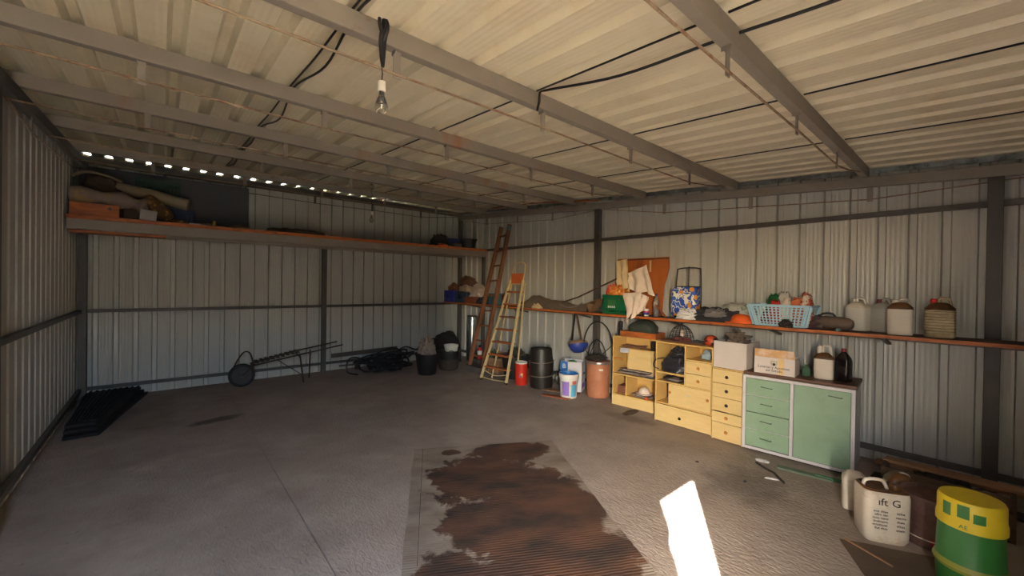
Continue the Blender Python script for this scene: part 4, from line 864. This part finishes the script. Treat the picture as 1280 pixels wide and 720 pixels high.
# white pail
pa = thing('paint_pail', 'white plastic pail with purple and blue label and bright blue inside', 'pail', (4.60, 4.02, 0), -40)
G().lathe([(.118, 0), (.122, .008), (.137, .30), (.150, .302), (.150, .345), (.146, .352), (.140, .352), (.136, .33), (.115, .02), (.001, .02)], 36).build('body', WHITEPL, pa, smooth=True)
G().lathe([(.001, .300), (.1345, .302), (.1385, .350), (.1345, .353), (.130, .31), (.001, .308)], 36).build('liner', mat('bright_blue_lid', (46, 120, 186), .4, 0, .05), pa, smooth=True)
def band(par, a0, a1, z0, z1, r0, r1, mt, name='label_patch'):
    n = 10; vs = []; fs = []
    for i in range(n + 1):
        a = a0 + (a1 - a0) * i / n; vs += [(r0 * math.sin(a), -r0 * math.cos(a), z0), (r1 * math.sin(a), -r1 * math.cos(a), z1)]
    for i in range(n): fs.append((2*i, 2*i+2, 2*i+3, 2*i+1))
    return G()._add(vs, fs).build(name, mt, par, smooth=True)
band(pa, -.95, -.10, .04, .25, .1255, .1365, mat('label_purple', (150, 120, 205), .5)); band(pa, .15, .85, .03, .2, .125, .1335, mat('label_cyan', (90, 170, 205), .5)); band(pa, .25, .75, .21, .26, .134, .1365, mat('label_red', (206, 110, 90), .5))
G().tube([(.152 * math.sin(a), -.152 * math.cos(a), .32 - .12 * math.cos(a) if math.cos(a) > 0 else .32) for a in [-PI/2 + PI * i / 16 for i in range(17)]], .003, 6).build('handle', CHROME, pa)
# terracotta drum with clutter
tc_ = thing('terracotta_drum', 'terracotta coloured plastic drum at the end of the yellow units', 'drum', (4.99, 3.78, 0))
G().lathe([(.155, 0), (.165, .012), (.172, .25), (.178, .27), (.172, .29), (.175, .50), (.18, .52), (.18, .535), (.165, .535), (.16, .50), (.001, .50)], 36).build('body', TERRA, tc_, smooth=True)
G().lathe([(.182, .50), (.184, .515), (.182, .53)], 36, cap=(False, False)).build('metal_band', GALV, tc_, smooth=True); G().box(-.03, .03, -.186, -.176, .41, .44).build('grip', WHITEPL, tc_)
tc_.rotation_euler = (0, 0, math.radians(-40))
hb = thing('wire_hoops', 'black bent pram-like hoops standing on the terracotta drum', 'hoops', (5.0, 3.83, .536))
G().tube([(0, .27 * math.cos(a) - .03, .18 + .40 * math.sin(a)) for a in [-.2 + (PI + .4) * i / 28 for i in range(29)]], .010, 8).build('hoop', BLACK, hb, smooth=True)
G().tube([(.02, .17 * math.cos(a) - .0, .0 + .30 * math.sin(a)) for a in [PI * i / 20 for i in range(21)]], .008, 8).build('hoop', BLACK, hb, smooth=True)
for y0, y1, z1 in ((-.28, -.05, .26), (.28, .0, .30), (.15, .29, .22), (-.02, -.29, .25)): G().tube([(-.01, y0 * .5, .0), (-.01, y1, z1)], .006, 6).build('spoke', BLACK, hb)
G().heap(.30, .28, .08, 4, .4, 24, 8).build('seat_cloth', DIRT, hb, smooth=True)
# hanging blue bowl
bb = thing('hanging_bowl', 'blue bowl-shaped helmet hanging by straps from the shelf', 'helmet', (5.02, 4.20, .72))
Mh = Matrix.Rotation(math.radians(-14), 4, 'X') @ Matrix.Rotation(math.radians(6), 4, 'Y')
G().loft([(-.13, .03, .03, 2), (-.12, .08, .08, 2), (-.08, .13, .12, 2), (-.03, .158, .145, 2), (.01, .165, .15, 2)], 30, M=Mh, cap=(True, False)).build('shell', BLUE, bb, smooth=True)
G().loft([(.01, .165, .15, 2), (.04, .155, .142, 2), (.06, .135, .12, 2), (.05, .09, .08, 2), (.0, .08, .07, 2)], 30, M=Mh, cap=(False, True)).build('padding', mat('tan_padding', (130, 100, 76), .9, 0, .2, 20), bb, smooth=True)
G().bar((-.02, .11, .06), (-.02, .055, .515), .012, .028, up=(1, 0, 0)).build('strap', BLACK, bb); G().bar((-.02, -.09, .06), (-.02, .02, .515), .010, .022, up=(1, 0, 0)).build('strap', mat('brown_strap', (96, 70, 54), .8), bb)
# bits of board on the floor before the drum
o = G().box(-.22, .22, -.05, .05, 0, .012).build('floor_board', WOODR, loc=(4.44, 4.12, 0)); o.rotation_euler = (0, 0, math.radians(-72)); tag(o, 'reddish strip of board on the floor in front of the white pail', 'board')
o = G().box(-.3, .3, -.06, .06, 0, .012).build('floor_board', CARDB, loc=(4.72, 4.28, .0)); o.rotation_euler = (0, 0, math.radians(-70)); tag(o, 'brown board on the floor beside the drum and the pail', 'board')

# ------------------------------------------------------------------ back wall floor things
t = thing('wheelbarrow', 'rusty upturned wheelbarrow frame with one wheel by the back wall', 'wheelbarrow', (0, 0, 0))
wh = G().tube([(.95 + .155 * math.cos(a), 7.55 + .0 * a, .18 + .155 * math.sin(a)) for a in [2 * PI * i / 32 for i in range(32)]], .026, 10, True).build('tyre', BLACK, t, smooth=True)
G().tube([(.95, 7.525, .18), (.95, 7.575, .18)], .135, 28).build('wheel_disc', mat('wheel_grey', (70, 66, 66), .6, .3), t, smooth=True); G().tube([(.95, 7.47, .18), (.95, 7.63, .18)], .02, 12).build('hub', DSTEEL, t)
RB = mat('rusty_frame', (70, 54, 46), .8, .2, .25, 12)
G().tube(smooth([(.84, 7.56, .30), (.90, 7.56, .43), (.98, 7.55, .54), (1.05, 7.55, .52), (1.09, 7.55, .40), (1.11, 7.54, .22)]), .011, 8).build('wheel_arch', RB, t, smooth=True)
for dy, dz in ((-.17, 0), (.14, .02)):
    G().tube([(1.06, 7.5 + dy * .4, .33 + dz), (1.72, 7.48 + dy, .46 + dz), (2.40, 7.48 + dy, .565 + dz)], .012, 8).build('handle_rail', RB, t)
for k in range(9):
    u = k / 8; G().bar((1.14 + .58 * u, 7.44, .365 + .11 * u), (1.14 + .58 * u, 7.62, .385 + .11 * u), .05, .014).build('slat', mat('grey_brown_slat', (90, 76, 64), .9), t)
G().tube([(1.72, 7.31, .45), (1.77, 7.28, .0)], .013, 8).build('leg', RB, t); G().tube([(1.95, 7.60, .48), (1.93, 7.58, .0)], .012, 8).build('leg', RB, t)
G().tube([(1.40, 7.42, .40), (1.76, 7.30, .12)], .007, 6).build('brace', RB, t); G().tube([(1.72, 7.31, .42), (1.72, 7.62, .45)], .01, 6).build('cross_tube', RB, t)
G().tube([(.95, 7.47, .18), (1.11, 7.44, .36)], .010, 6).build('fork', RB, t); G().tube([(.95, 7.63, .18), (1.11, 7.56, .36)], .010, 6).build('fork', RB, t)
o = G().bar((2.38, 7.86, .29), (3.65, 7.82, .33), .03, .075).build('leaning_plank', mat('grey_plank', (88, 82, 78), .9)); tag(o, 'grey plank propped along the back wall behind the hose', 'plank')
o = G().bar((2.50, 7.80, .10), (3.55, 7.78, .10), .03, .03).build('long_bar', DSTEEL); tag(o, 'dark bar lying along the foot of the back wall', 'bar')
for k in range(2): 
    o = G().box(2.8 + k * .5, 2.88 + k * .5, 7.76, 7.83, 0, .085).build('wood_block', DIRT); tag(o, ['left', 'right'][k] + ' dark block carrying the bar at the back wall', 'block')
# hose coils
ht = thing('hose_coil', 'tangled heap of black hose on the floor before the back wall', 'hose', (3.25, 7.35, 0))
rnd = random.Random(11)
for k in range(16):
    cx, cy, r, tl, ph = rnd.uniform(-.22, .36), rnd.uniform(-.16, .16), rnd.uniform(.2, .34), rnd.uniform(-.85, .85), rnd.uniform(0, 6)
    pts = []
    for i in range(30):
        a = 2 * PI * i / 30; x, y = r * 1.15 * math.cos(a), r * .75 * math.sin(a)
        pts.append((cx + x, cy + y, max(.018, .07 + .014 * k + tl * (x * math.cos(ph) + y * math.sin(ph)) + .02 * math.sin(3 * a + k))))
    G().tube(pts, .015, 7, True).build('hose_loop', BLACK, ht, smooth=True)
G().tube(smooth([(-.2, -.15, .10), (-.55, -.05, .30), (-.72, .05, .27), (-.74, .02, .06), (-.6, -.1, .016)]), .013, 7).build('hose_end', BLACK, ht, smooth=True)
G().tube(smooth([(.1, 0, .3), (.35, .0, .42), (.55, -.1, .36), (.75, -.1, .50), (1.0, -.1, .56)]), .014, 7).build('hose_end', BLACK, ht, smooth=True)
# black ribbed matting pile
BM = mat('black_matting', (26, 23, 23), .85, 0, .25, 8, bump=.3)
t = thing('matting_pile', 'pile of black ribbed matting on the floor in the left corner', 'matting', (0, 0, 0))
def edgex(y): return -.50 + (y - 6.02) * .19
for lay in range(3):
    z0 = .002 + lay * .045
    def fn(u, v, z0=z0, lay=lay):
        y = 6.05 + .06 * lay + (1.82 - .1 * lay) * v; xr = edgex(y) - .03 * lay; x = -.76 + (xr + .76) * u
        return (x, y, z0 + .035 + .06 * math.sin(PI * min(1, v * 1.1)) * (1 if lay else .2) * max(0, math.sin(PI * u)) ** .5 + .05 * math.exp(-((v - .75) / .12) ** 2) * (lay > 0) * (.6 + .4 * u))
    G().sheet(fn, 10, 22, .03).build('mat_layer', BM, t, smooth=True)
for k in range(9):
    pts = []
    for j in range(16):
        v = j / 15; y = 6.22 + 1.6 * v; xr = edgex(y) - .06; u = (k + .5) / 9; x = -.75 + (xr + .75) * u
        pts.append((x, y, .135 + .06 * math.sin(PI * min(1, v * 1.1)) * max(0, math.sin(PI * u)) ** .5 + .05 * math.exp(-((v - .75) / .12) ** 2) * (.6 + .4 * u)))
    G().tube(pts, .012, 6).build('rib', BM, t, smooth=True)

# ------------------------------------------------------------------ oil-stained corrugated sheet on the floor
RUG = bpy.data.materials.new('oil_stained_corrugated_sheet'); RUG.use_nodes = True
def rugmat():
    N = RUG.node_tree.nodes; L = RUG.node_tree.links; p = N['Principled BSDF']; p.inputs['Roughness'].default_value = .75
    tc = N.new('ShaderNodeTexCoord'); sep = N.new('ShaderNodeSeparateXYZ'); L.new(tc.outputs['Object'], sep.inputs[0])
    def math_(op, a, b=None, c=None):
        m = N.new('ShaderNodeMath'); m.operation = op
        for i, q in enumerate((a, b, c)):
            if q is None: continue
            if isinstance(q, (int, float)): m.inputs[i].default_value = q
            else: L.new(q, m.inputs[i])
        return m.outputs[0]
    # blotchy ellipses (local metres: x 0..1.42 across, y 0..-3 towards the door)
    best = None
    for cx, cy, rx, ry in ((.93, -.20, .40, .26), (.62, -.70, .50, .50), (.92, -1.02, .46, .5), (.50, -1.35, .30, .36), (1.22, -1.25, .26, .28), (.95, -1.75, .5, .6), (.30, -1.95, .3, .35), (.75, -2.4, .5, .5), (.36, -.14, .12, .07)):
        dx = math_('DIVIDE', math_('SUBTRACT', sep.outputs[0], cx), rx); dy = math_('DIVIDE', math_('SUBTRACT', sep.outputs[1], cy), ry)
        dd = math_('SQRT', math_('ADD', math_('MULTIPLY', dx, dx), math_('MULTIPLY', dy, dy)))
        best = dd if best is None else math_('MINIMUM', best, dd)
    n = N.new('ShaderNodeTexNoise'); n.inputs['Scale'].default_value = 6; n.inputs['Detail'].default_value = 8; n.inputs['Roughness'].default_value = .65; n.inputs['Distortion'].default_value = .4; L.new(tc.outputs['Object'], n.inputs['Vector'])
    f = math_('MULTIPLY_ADD', n.outputs['Fac'], 1.5, best)
    r = N.new('ShaderNodeMapRange'); r.interpolation_type = 'SMOOTHSTEP'; r.inputs['From Min'].default_value = 1.60; r.inputs['From Max'].default_value = 1.78; r.inputs['To Min'].default_value = 1; r.inputs['To Max'].default_value = 0; L.new(f, r.inputs['Value'])
    n2 = N.new('ShaderNodeTexNoise'); n2.inputs['Scale'].default_value = 3.0; n2.inputs['Detail'].default_value = 5; mp = N.new('ShaderNodeMapping'); mp.inputs['Scale'].default_value = (1, 1.8, 1); L.new(tc.outputs['Object'], mp.inputs[0]); L.new(mp.outputs[0], n2.inputs['Vector'])
    cr = N.new('ShaderNodeValToRGB'); cr.color_ramp.elements[0].position = .35; cr.color_ramp.elements[0].color = lin((56, 44, 38)) + (1,); cr.color_ramp.elements[1].position = .68; cr.color_ramp.elements[1].color = lin((98, 66, 48)) + (1,); L.new(n2.outputs['Fac'], cr.inputs[0])
    cb = N.new('ShaderNodeValToRGB'); cb.color_ramp.elements[0].position = .3; cb.color_ramp.elements[0].color = lin((122, 106, 92)) + (1,); cb.color_ramp.elements[1].position = .7; cb.color_ramp.elements[1].color = lin((156, 144, 130)) + (1,); L.new(n2.outputs['Fac'], cb.inputs[0])
    mx = N.new('ShaderNodeMix'); mx.data_type = 'RGBA'; L.new(r.outputs[0], mx.inputs[0]); L.new(cb.outputs[0], mx.inputs[6]); L.new(cr.outputs[0], mx.inputs[7]); L.new(mx.outputs[2], p.inputs['Base Color'])
    wv = N.new('ShaderNodeTexWave'); wv.bands_direction = 'Y'; wv.inputs['Scale'].default_value = 14; wv.inputs['Distortion'].default_value = 1.5; wv.inputs['Detail'].default_value = 2; L.new(tc.outputs['Object'], wv.inputs['Vector'])
    b = N.new('ShaderNodeBump'); b.inputs['Strength'].default_value = .4; b.inputs['Distance'].default_value = .004; L.new(wv.outputs['Fac'], b.inputs['Height']); L.new(b.outputs[0], p.inputs['Normal'])
rugmat()
rg = thing('stained_sheet', 'large oil-stained corrugated cardboard sheet flat on the floor', 'cardboard sheet', (1.90, 3.66, .004), math.degrees(math.atan2(-.70, 1.24)))
def rugf(u, v):
    x = 1.42 * u; y = -3.0 * v
    return (x + .010 * noise.noise(Vector((v * 9, u * .5, 0))) * (abs(u - .5) > .45), y, .004 + .004 * noise.noise(Vector((x * 2.5, y * 2.5, 1))) + .0)
G().sheet(rugf, 40, 80, .004).build('sheet', RUG, rg, smooth=True)
o = G().box(.085, .088, -3.0, -.005, .0045, .010).build('fold_line', DIRT, rg)

# ------------------------------------------------------------------ right foreground
jerrycan('jerrycan', 'small stained cream jerrycan with arched handle on the floor, farther one', (3.98, .62, 0), -78, .15, .14, .27, DIRTYPL, DIRTYPL, sh=.86, cap=OILPL)
bj = thing('label_can', 'big grimy white can with black lettering on the floor by the wall', 'jerrycan', (3.66, .43, 0), -60)
bw_, bd2, bh_ = .126, .10, .345
G().loft([(0, bw_ * .85, bd2 * .82, 5), (.03, bw_ * .98, bd2 * .98, 5), (.12, bw_, bd2, 5), (bh_ - .04, bw_ * 1.02, bd2 * 1.02, 5), (bh_ - .01, bw_ * .97, bd2 * .96, 5)], 40, cap=(True, False)).build('body', mat('grimy_white', (206, 194, 176), .5, 0, .08, 7, (146, 100, 56), (.52, .76)), bj, smooth=True)
G().loft([(bh_ - .01, bw_ * .97, bd2 * .96, 5), (bh_, bw_ * .88, bd2 * .86, 4), (bh_ - .012, bw_ * .74, bd2 * .7, 3), (bh_ - .02, .001, .001, 3)], 40, cap=(False, True)).build('top', OILPL, bj, smooth=True)
G().tube(smooth([(-.10, 0, bh_ - .02), (-.085, 0, bh_ + .028), (0, 0, bh_ + .034), (.03, 0, bh_ - .02)]), .011, 8).build('handle', DIRTYPL, bj, smooth=True)
G().lathe([(.028, bh_ - .02), (.03, bh_ + .005), (.027, bh_ + .02)], 18, (.07, 0)).build('cap', OILPL, bj, smooth=True)
yf = -bd2 * 1.025 - .001
text('ıft G', .066, bj, (.0, yf, .275), FACE)
rnd = random.Random(4)
for k in range(6):
    text(''.join(rnd.choice('aeionrstlmu  ') for q in range(9)), .021, bj, (-.045 + .003 * (k % 2), yf, .215 - .022 * k), FACE)
    if k < 5: text(''.join(rnd.choice('aeionrstl ') for q in range(5)), .021, bj, (.060, yf, .215 - .027 * k), FACE)
jerrycan('jerrycan', 'brown-topped jerrycan standing behind the big lettered can', (4.05, .38, 0), -66, .16, .14, .33, DIRTYPL, OILPL, sh=.84, cap=OILPL)
t = thing('rusty_tin', 'big rusty paint tin with faded red print on the floor by the wall', 'tin', (3.86, .20, 0))
RT = mat('rusty_tin_paint', (112, 84, 76), .55, .2, .25, 9, (78, 48, 40), (.5, .7), bump=.15)
G().lathe([(.15, 0), (.155, .005), (.155, .30), (.16, .305), (.16, .318), (.15, .318), (.148, .29), (.001, .285)], 40).build('body', RT, t, smooth=True)
G().tube([(.157 * math.cos(a), .157 * math.sin(a), .06) for a in [2 * PI * i / 36 for i in range(36)]], .004, 6, True).build('bead', DIRTYPL, t, smooth=True)
band(t, -1.6, .2, .03, .075, .1562, .1562, mat('faded_red', (150, 44, 36), .5)); band(t, -.4, .5, .21, .25, .1562, .1562, mat('faded_red', (150, 44, 36), .5)); band(t, -1.0, -.5, .08, .15, .1562, .1562, DIRTYPL)
g_ = thing('green_drum', 'green and yellow plastic drum at the right edge near the floor cardboard', 'drum', (3.40, .03, 0), -60)
GD = mat('green_drum_plastic', (48, 116, 52), .4, 0, .08, 6); YL = mat('yellow_label', (222, 196, 40), .5, 0, .05, 8)
G().lathe([(.12, 0), (.13, .01), (.135, .12), (.145, .15), (.135, .18), (.128, .36)], 36, cap=(True, False)).build('body', GD, g_, smooth=True)
G().lathe([(.1285, .36), (.137, .363), (.137, .40), (.132, .42), (.132, .50), (.125, .515), (.001, .515)], 36, cap=(False, True)).build('upper_band', YL, g_, smooth=True)
G().lathe([(.136, .125), (.147, .15), (.138, .175)], 36, cap=(False, False)).build('ring', mat('olive_ring', (150, 150, 60), .5), g_, smooth=True)
band(g_, -.9, -.55, .43, .50, .1335, .1335, GD); band(g_, -.45, -.1, .42, .47, .1335, .1335, GD); band(g_, -1.4, -1.1, .42, .49, .1335, .1335, GD); text('AE', .03, g_, (-.09, -.105, .385), (PI/2, 0, -.7), GD)
o = G().sheet(lambda u, v: (.55 * (u - .5), .75 * (v - .5), .006 + .01 * noise.noise(Vector((u * 3, v * 3, 0)))), 12, 12, .004).build('cardboard_sheet', mat('dark_floor_card', (96, 80, 64), .9), loc=(3.34, .14, 0)); o.rotation_euler = (0, 0, .5); tag(o, 'flat brown cardboard on the floor beside the rusty tin', 'cardboard')
for k, (a, b, ww, lab, mt) in enumerate((((4.95, .62, .10), (4.88, -.32, .14), .10, 'upper weathered plank leaning low against the right wall', CARDB), ((4.78, .62, .02), (4.70, -.3, .03), .14, 'lower weathered plank lying at the foot of the right wall', DIRT), ((4.42, .50, .30), (4.30, -.2, .34), .10, 'brown board lying over the clutter behind the tins', CARDB))):
    o = G().bar(a, b, ww, .02).build('scrap_plank', mt); tag(o, lab, 'plank')
t = thing('wooden_crate', 'old low wooden crate behind the rusty tin and the cans', 'crate', (4.36, .17, 0), -90)
for z in (.02, .12, .22): G().box(-.33, .33, -.14, -.125, z, z + .075).build('slat', mat('old_crate_wood', (92, 74, 58), .9, 0, .2, 8), t)
for x in (-.33, .31): G().box(x, x + .02, -.125, .14, 0, .30).build('end', mat('old_crate_wood', (104, 82, 62)), t)
G().box(-.31, .31, -.12, .14, 0, .02).build('base', DIRT, t)
lump('debris_heap', 'dark debris in the old wooden crate', 'debris', (4.38, .17, .022), 0, .22, .5, .24, DIRT, 5, .4, 8)
o = G().tube([(5.14, .86, .0), (5.19, .98, .42)], .007, 6).build('leaning_rod', DSTEEL); tag(o, 'thin grey rod leaning on the wall beside the green cabinet', 'rod')
o = G().box(-.20, .20, -.035, .035, 0, .014).build('green_board', mat('faded_green_board', (100, 116, 96), .7, 0, .15), loc=(4.36, 1.03, 0)); o.rotation_euler = (0, 0, math.radians(-80)); tag(o, 'faded green strip of board on the floor before the green cabinet', 'board')
o = G().box(-.13, .13, -.02, .02, 0, .02).build('green_board', mat('teal_green_board', (84, 134, 104), .6, 0, .1), loc=(4.40, .82, 0)); o.rotation_euler = (0, 0, math.radians(-84)); tag(o, 'brighter green offcut on the floor by the green cabinet corner', 'board')
def chip(lab, loc, rz, w_, d_, h_, mt, cat='scrap', name='scrap'):
    o = G().heap(w_, d_, h_, int(loc[0] * 37) % 9, .35, 14, 4).build(name, mt, smooth=True, loc=loc); o.rotation_euler = (0, 0, math.radians(rz)); tag(o, lab, cat)
chip('white torn scrap on the floor just before the green cabinet drawers', (4.36, 1.36, 0), -78, .12, .05, .02, WHITEP)
chip('white splinter on the floor beyond the dark twig', (4.02, 1.18, 0), -70, .10, .03, .012, WHITEP)
o = G().tube(smooth([(4.26, 1.38, .01), (4.17, 1.27, .015), (4.14, 1.20, .012), (4.06, 1.14, .015), (4.0, 1.08, .01)]), .01, 6).build('twig', DIRT, smooth=True); tag(o, 'dark twig on the floor in front of the green cabinet', 'twig')
chip('small black lump of dirt on the bare floor left of the twig', (3.78, 1.31, 0), 0, .03, .03, .015, BLACK); chip('small dark crumb on the floor between patch of sun and cabinets', (3.85, 1.75, 0), 0, .025, .03, .01, DIRT)
o = G().tube([(3.42, .58, .012), (3.30, .33, .012)], .006, 6).build('thin_stick', CARDB); tag(o, 'thin pale stick on the floor before the big lettered can', 'stick')
tag(G().heap(.3, .12, .015, 3, .5, 20, 9).build('sawdust', mat('sawdust_brown', (92, 76, 60), .95, 0, .2, 30), loc=(4.66, 3.0, 0)), 'brown crumbs spilled along the foot of the open yellow unit', 'dirt', kind='stuff')
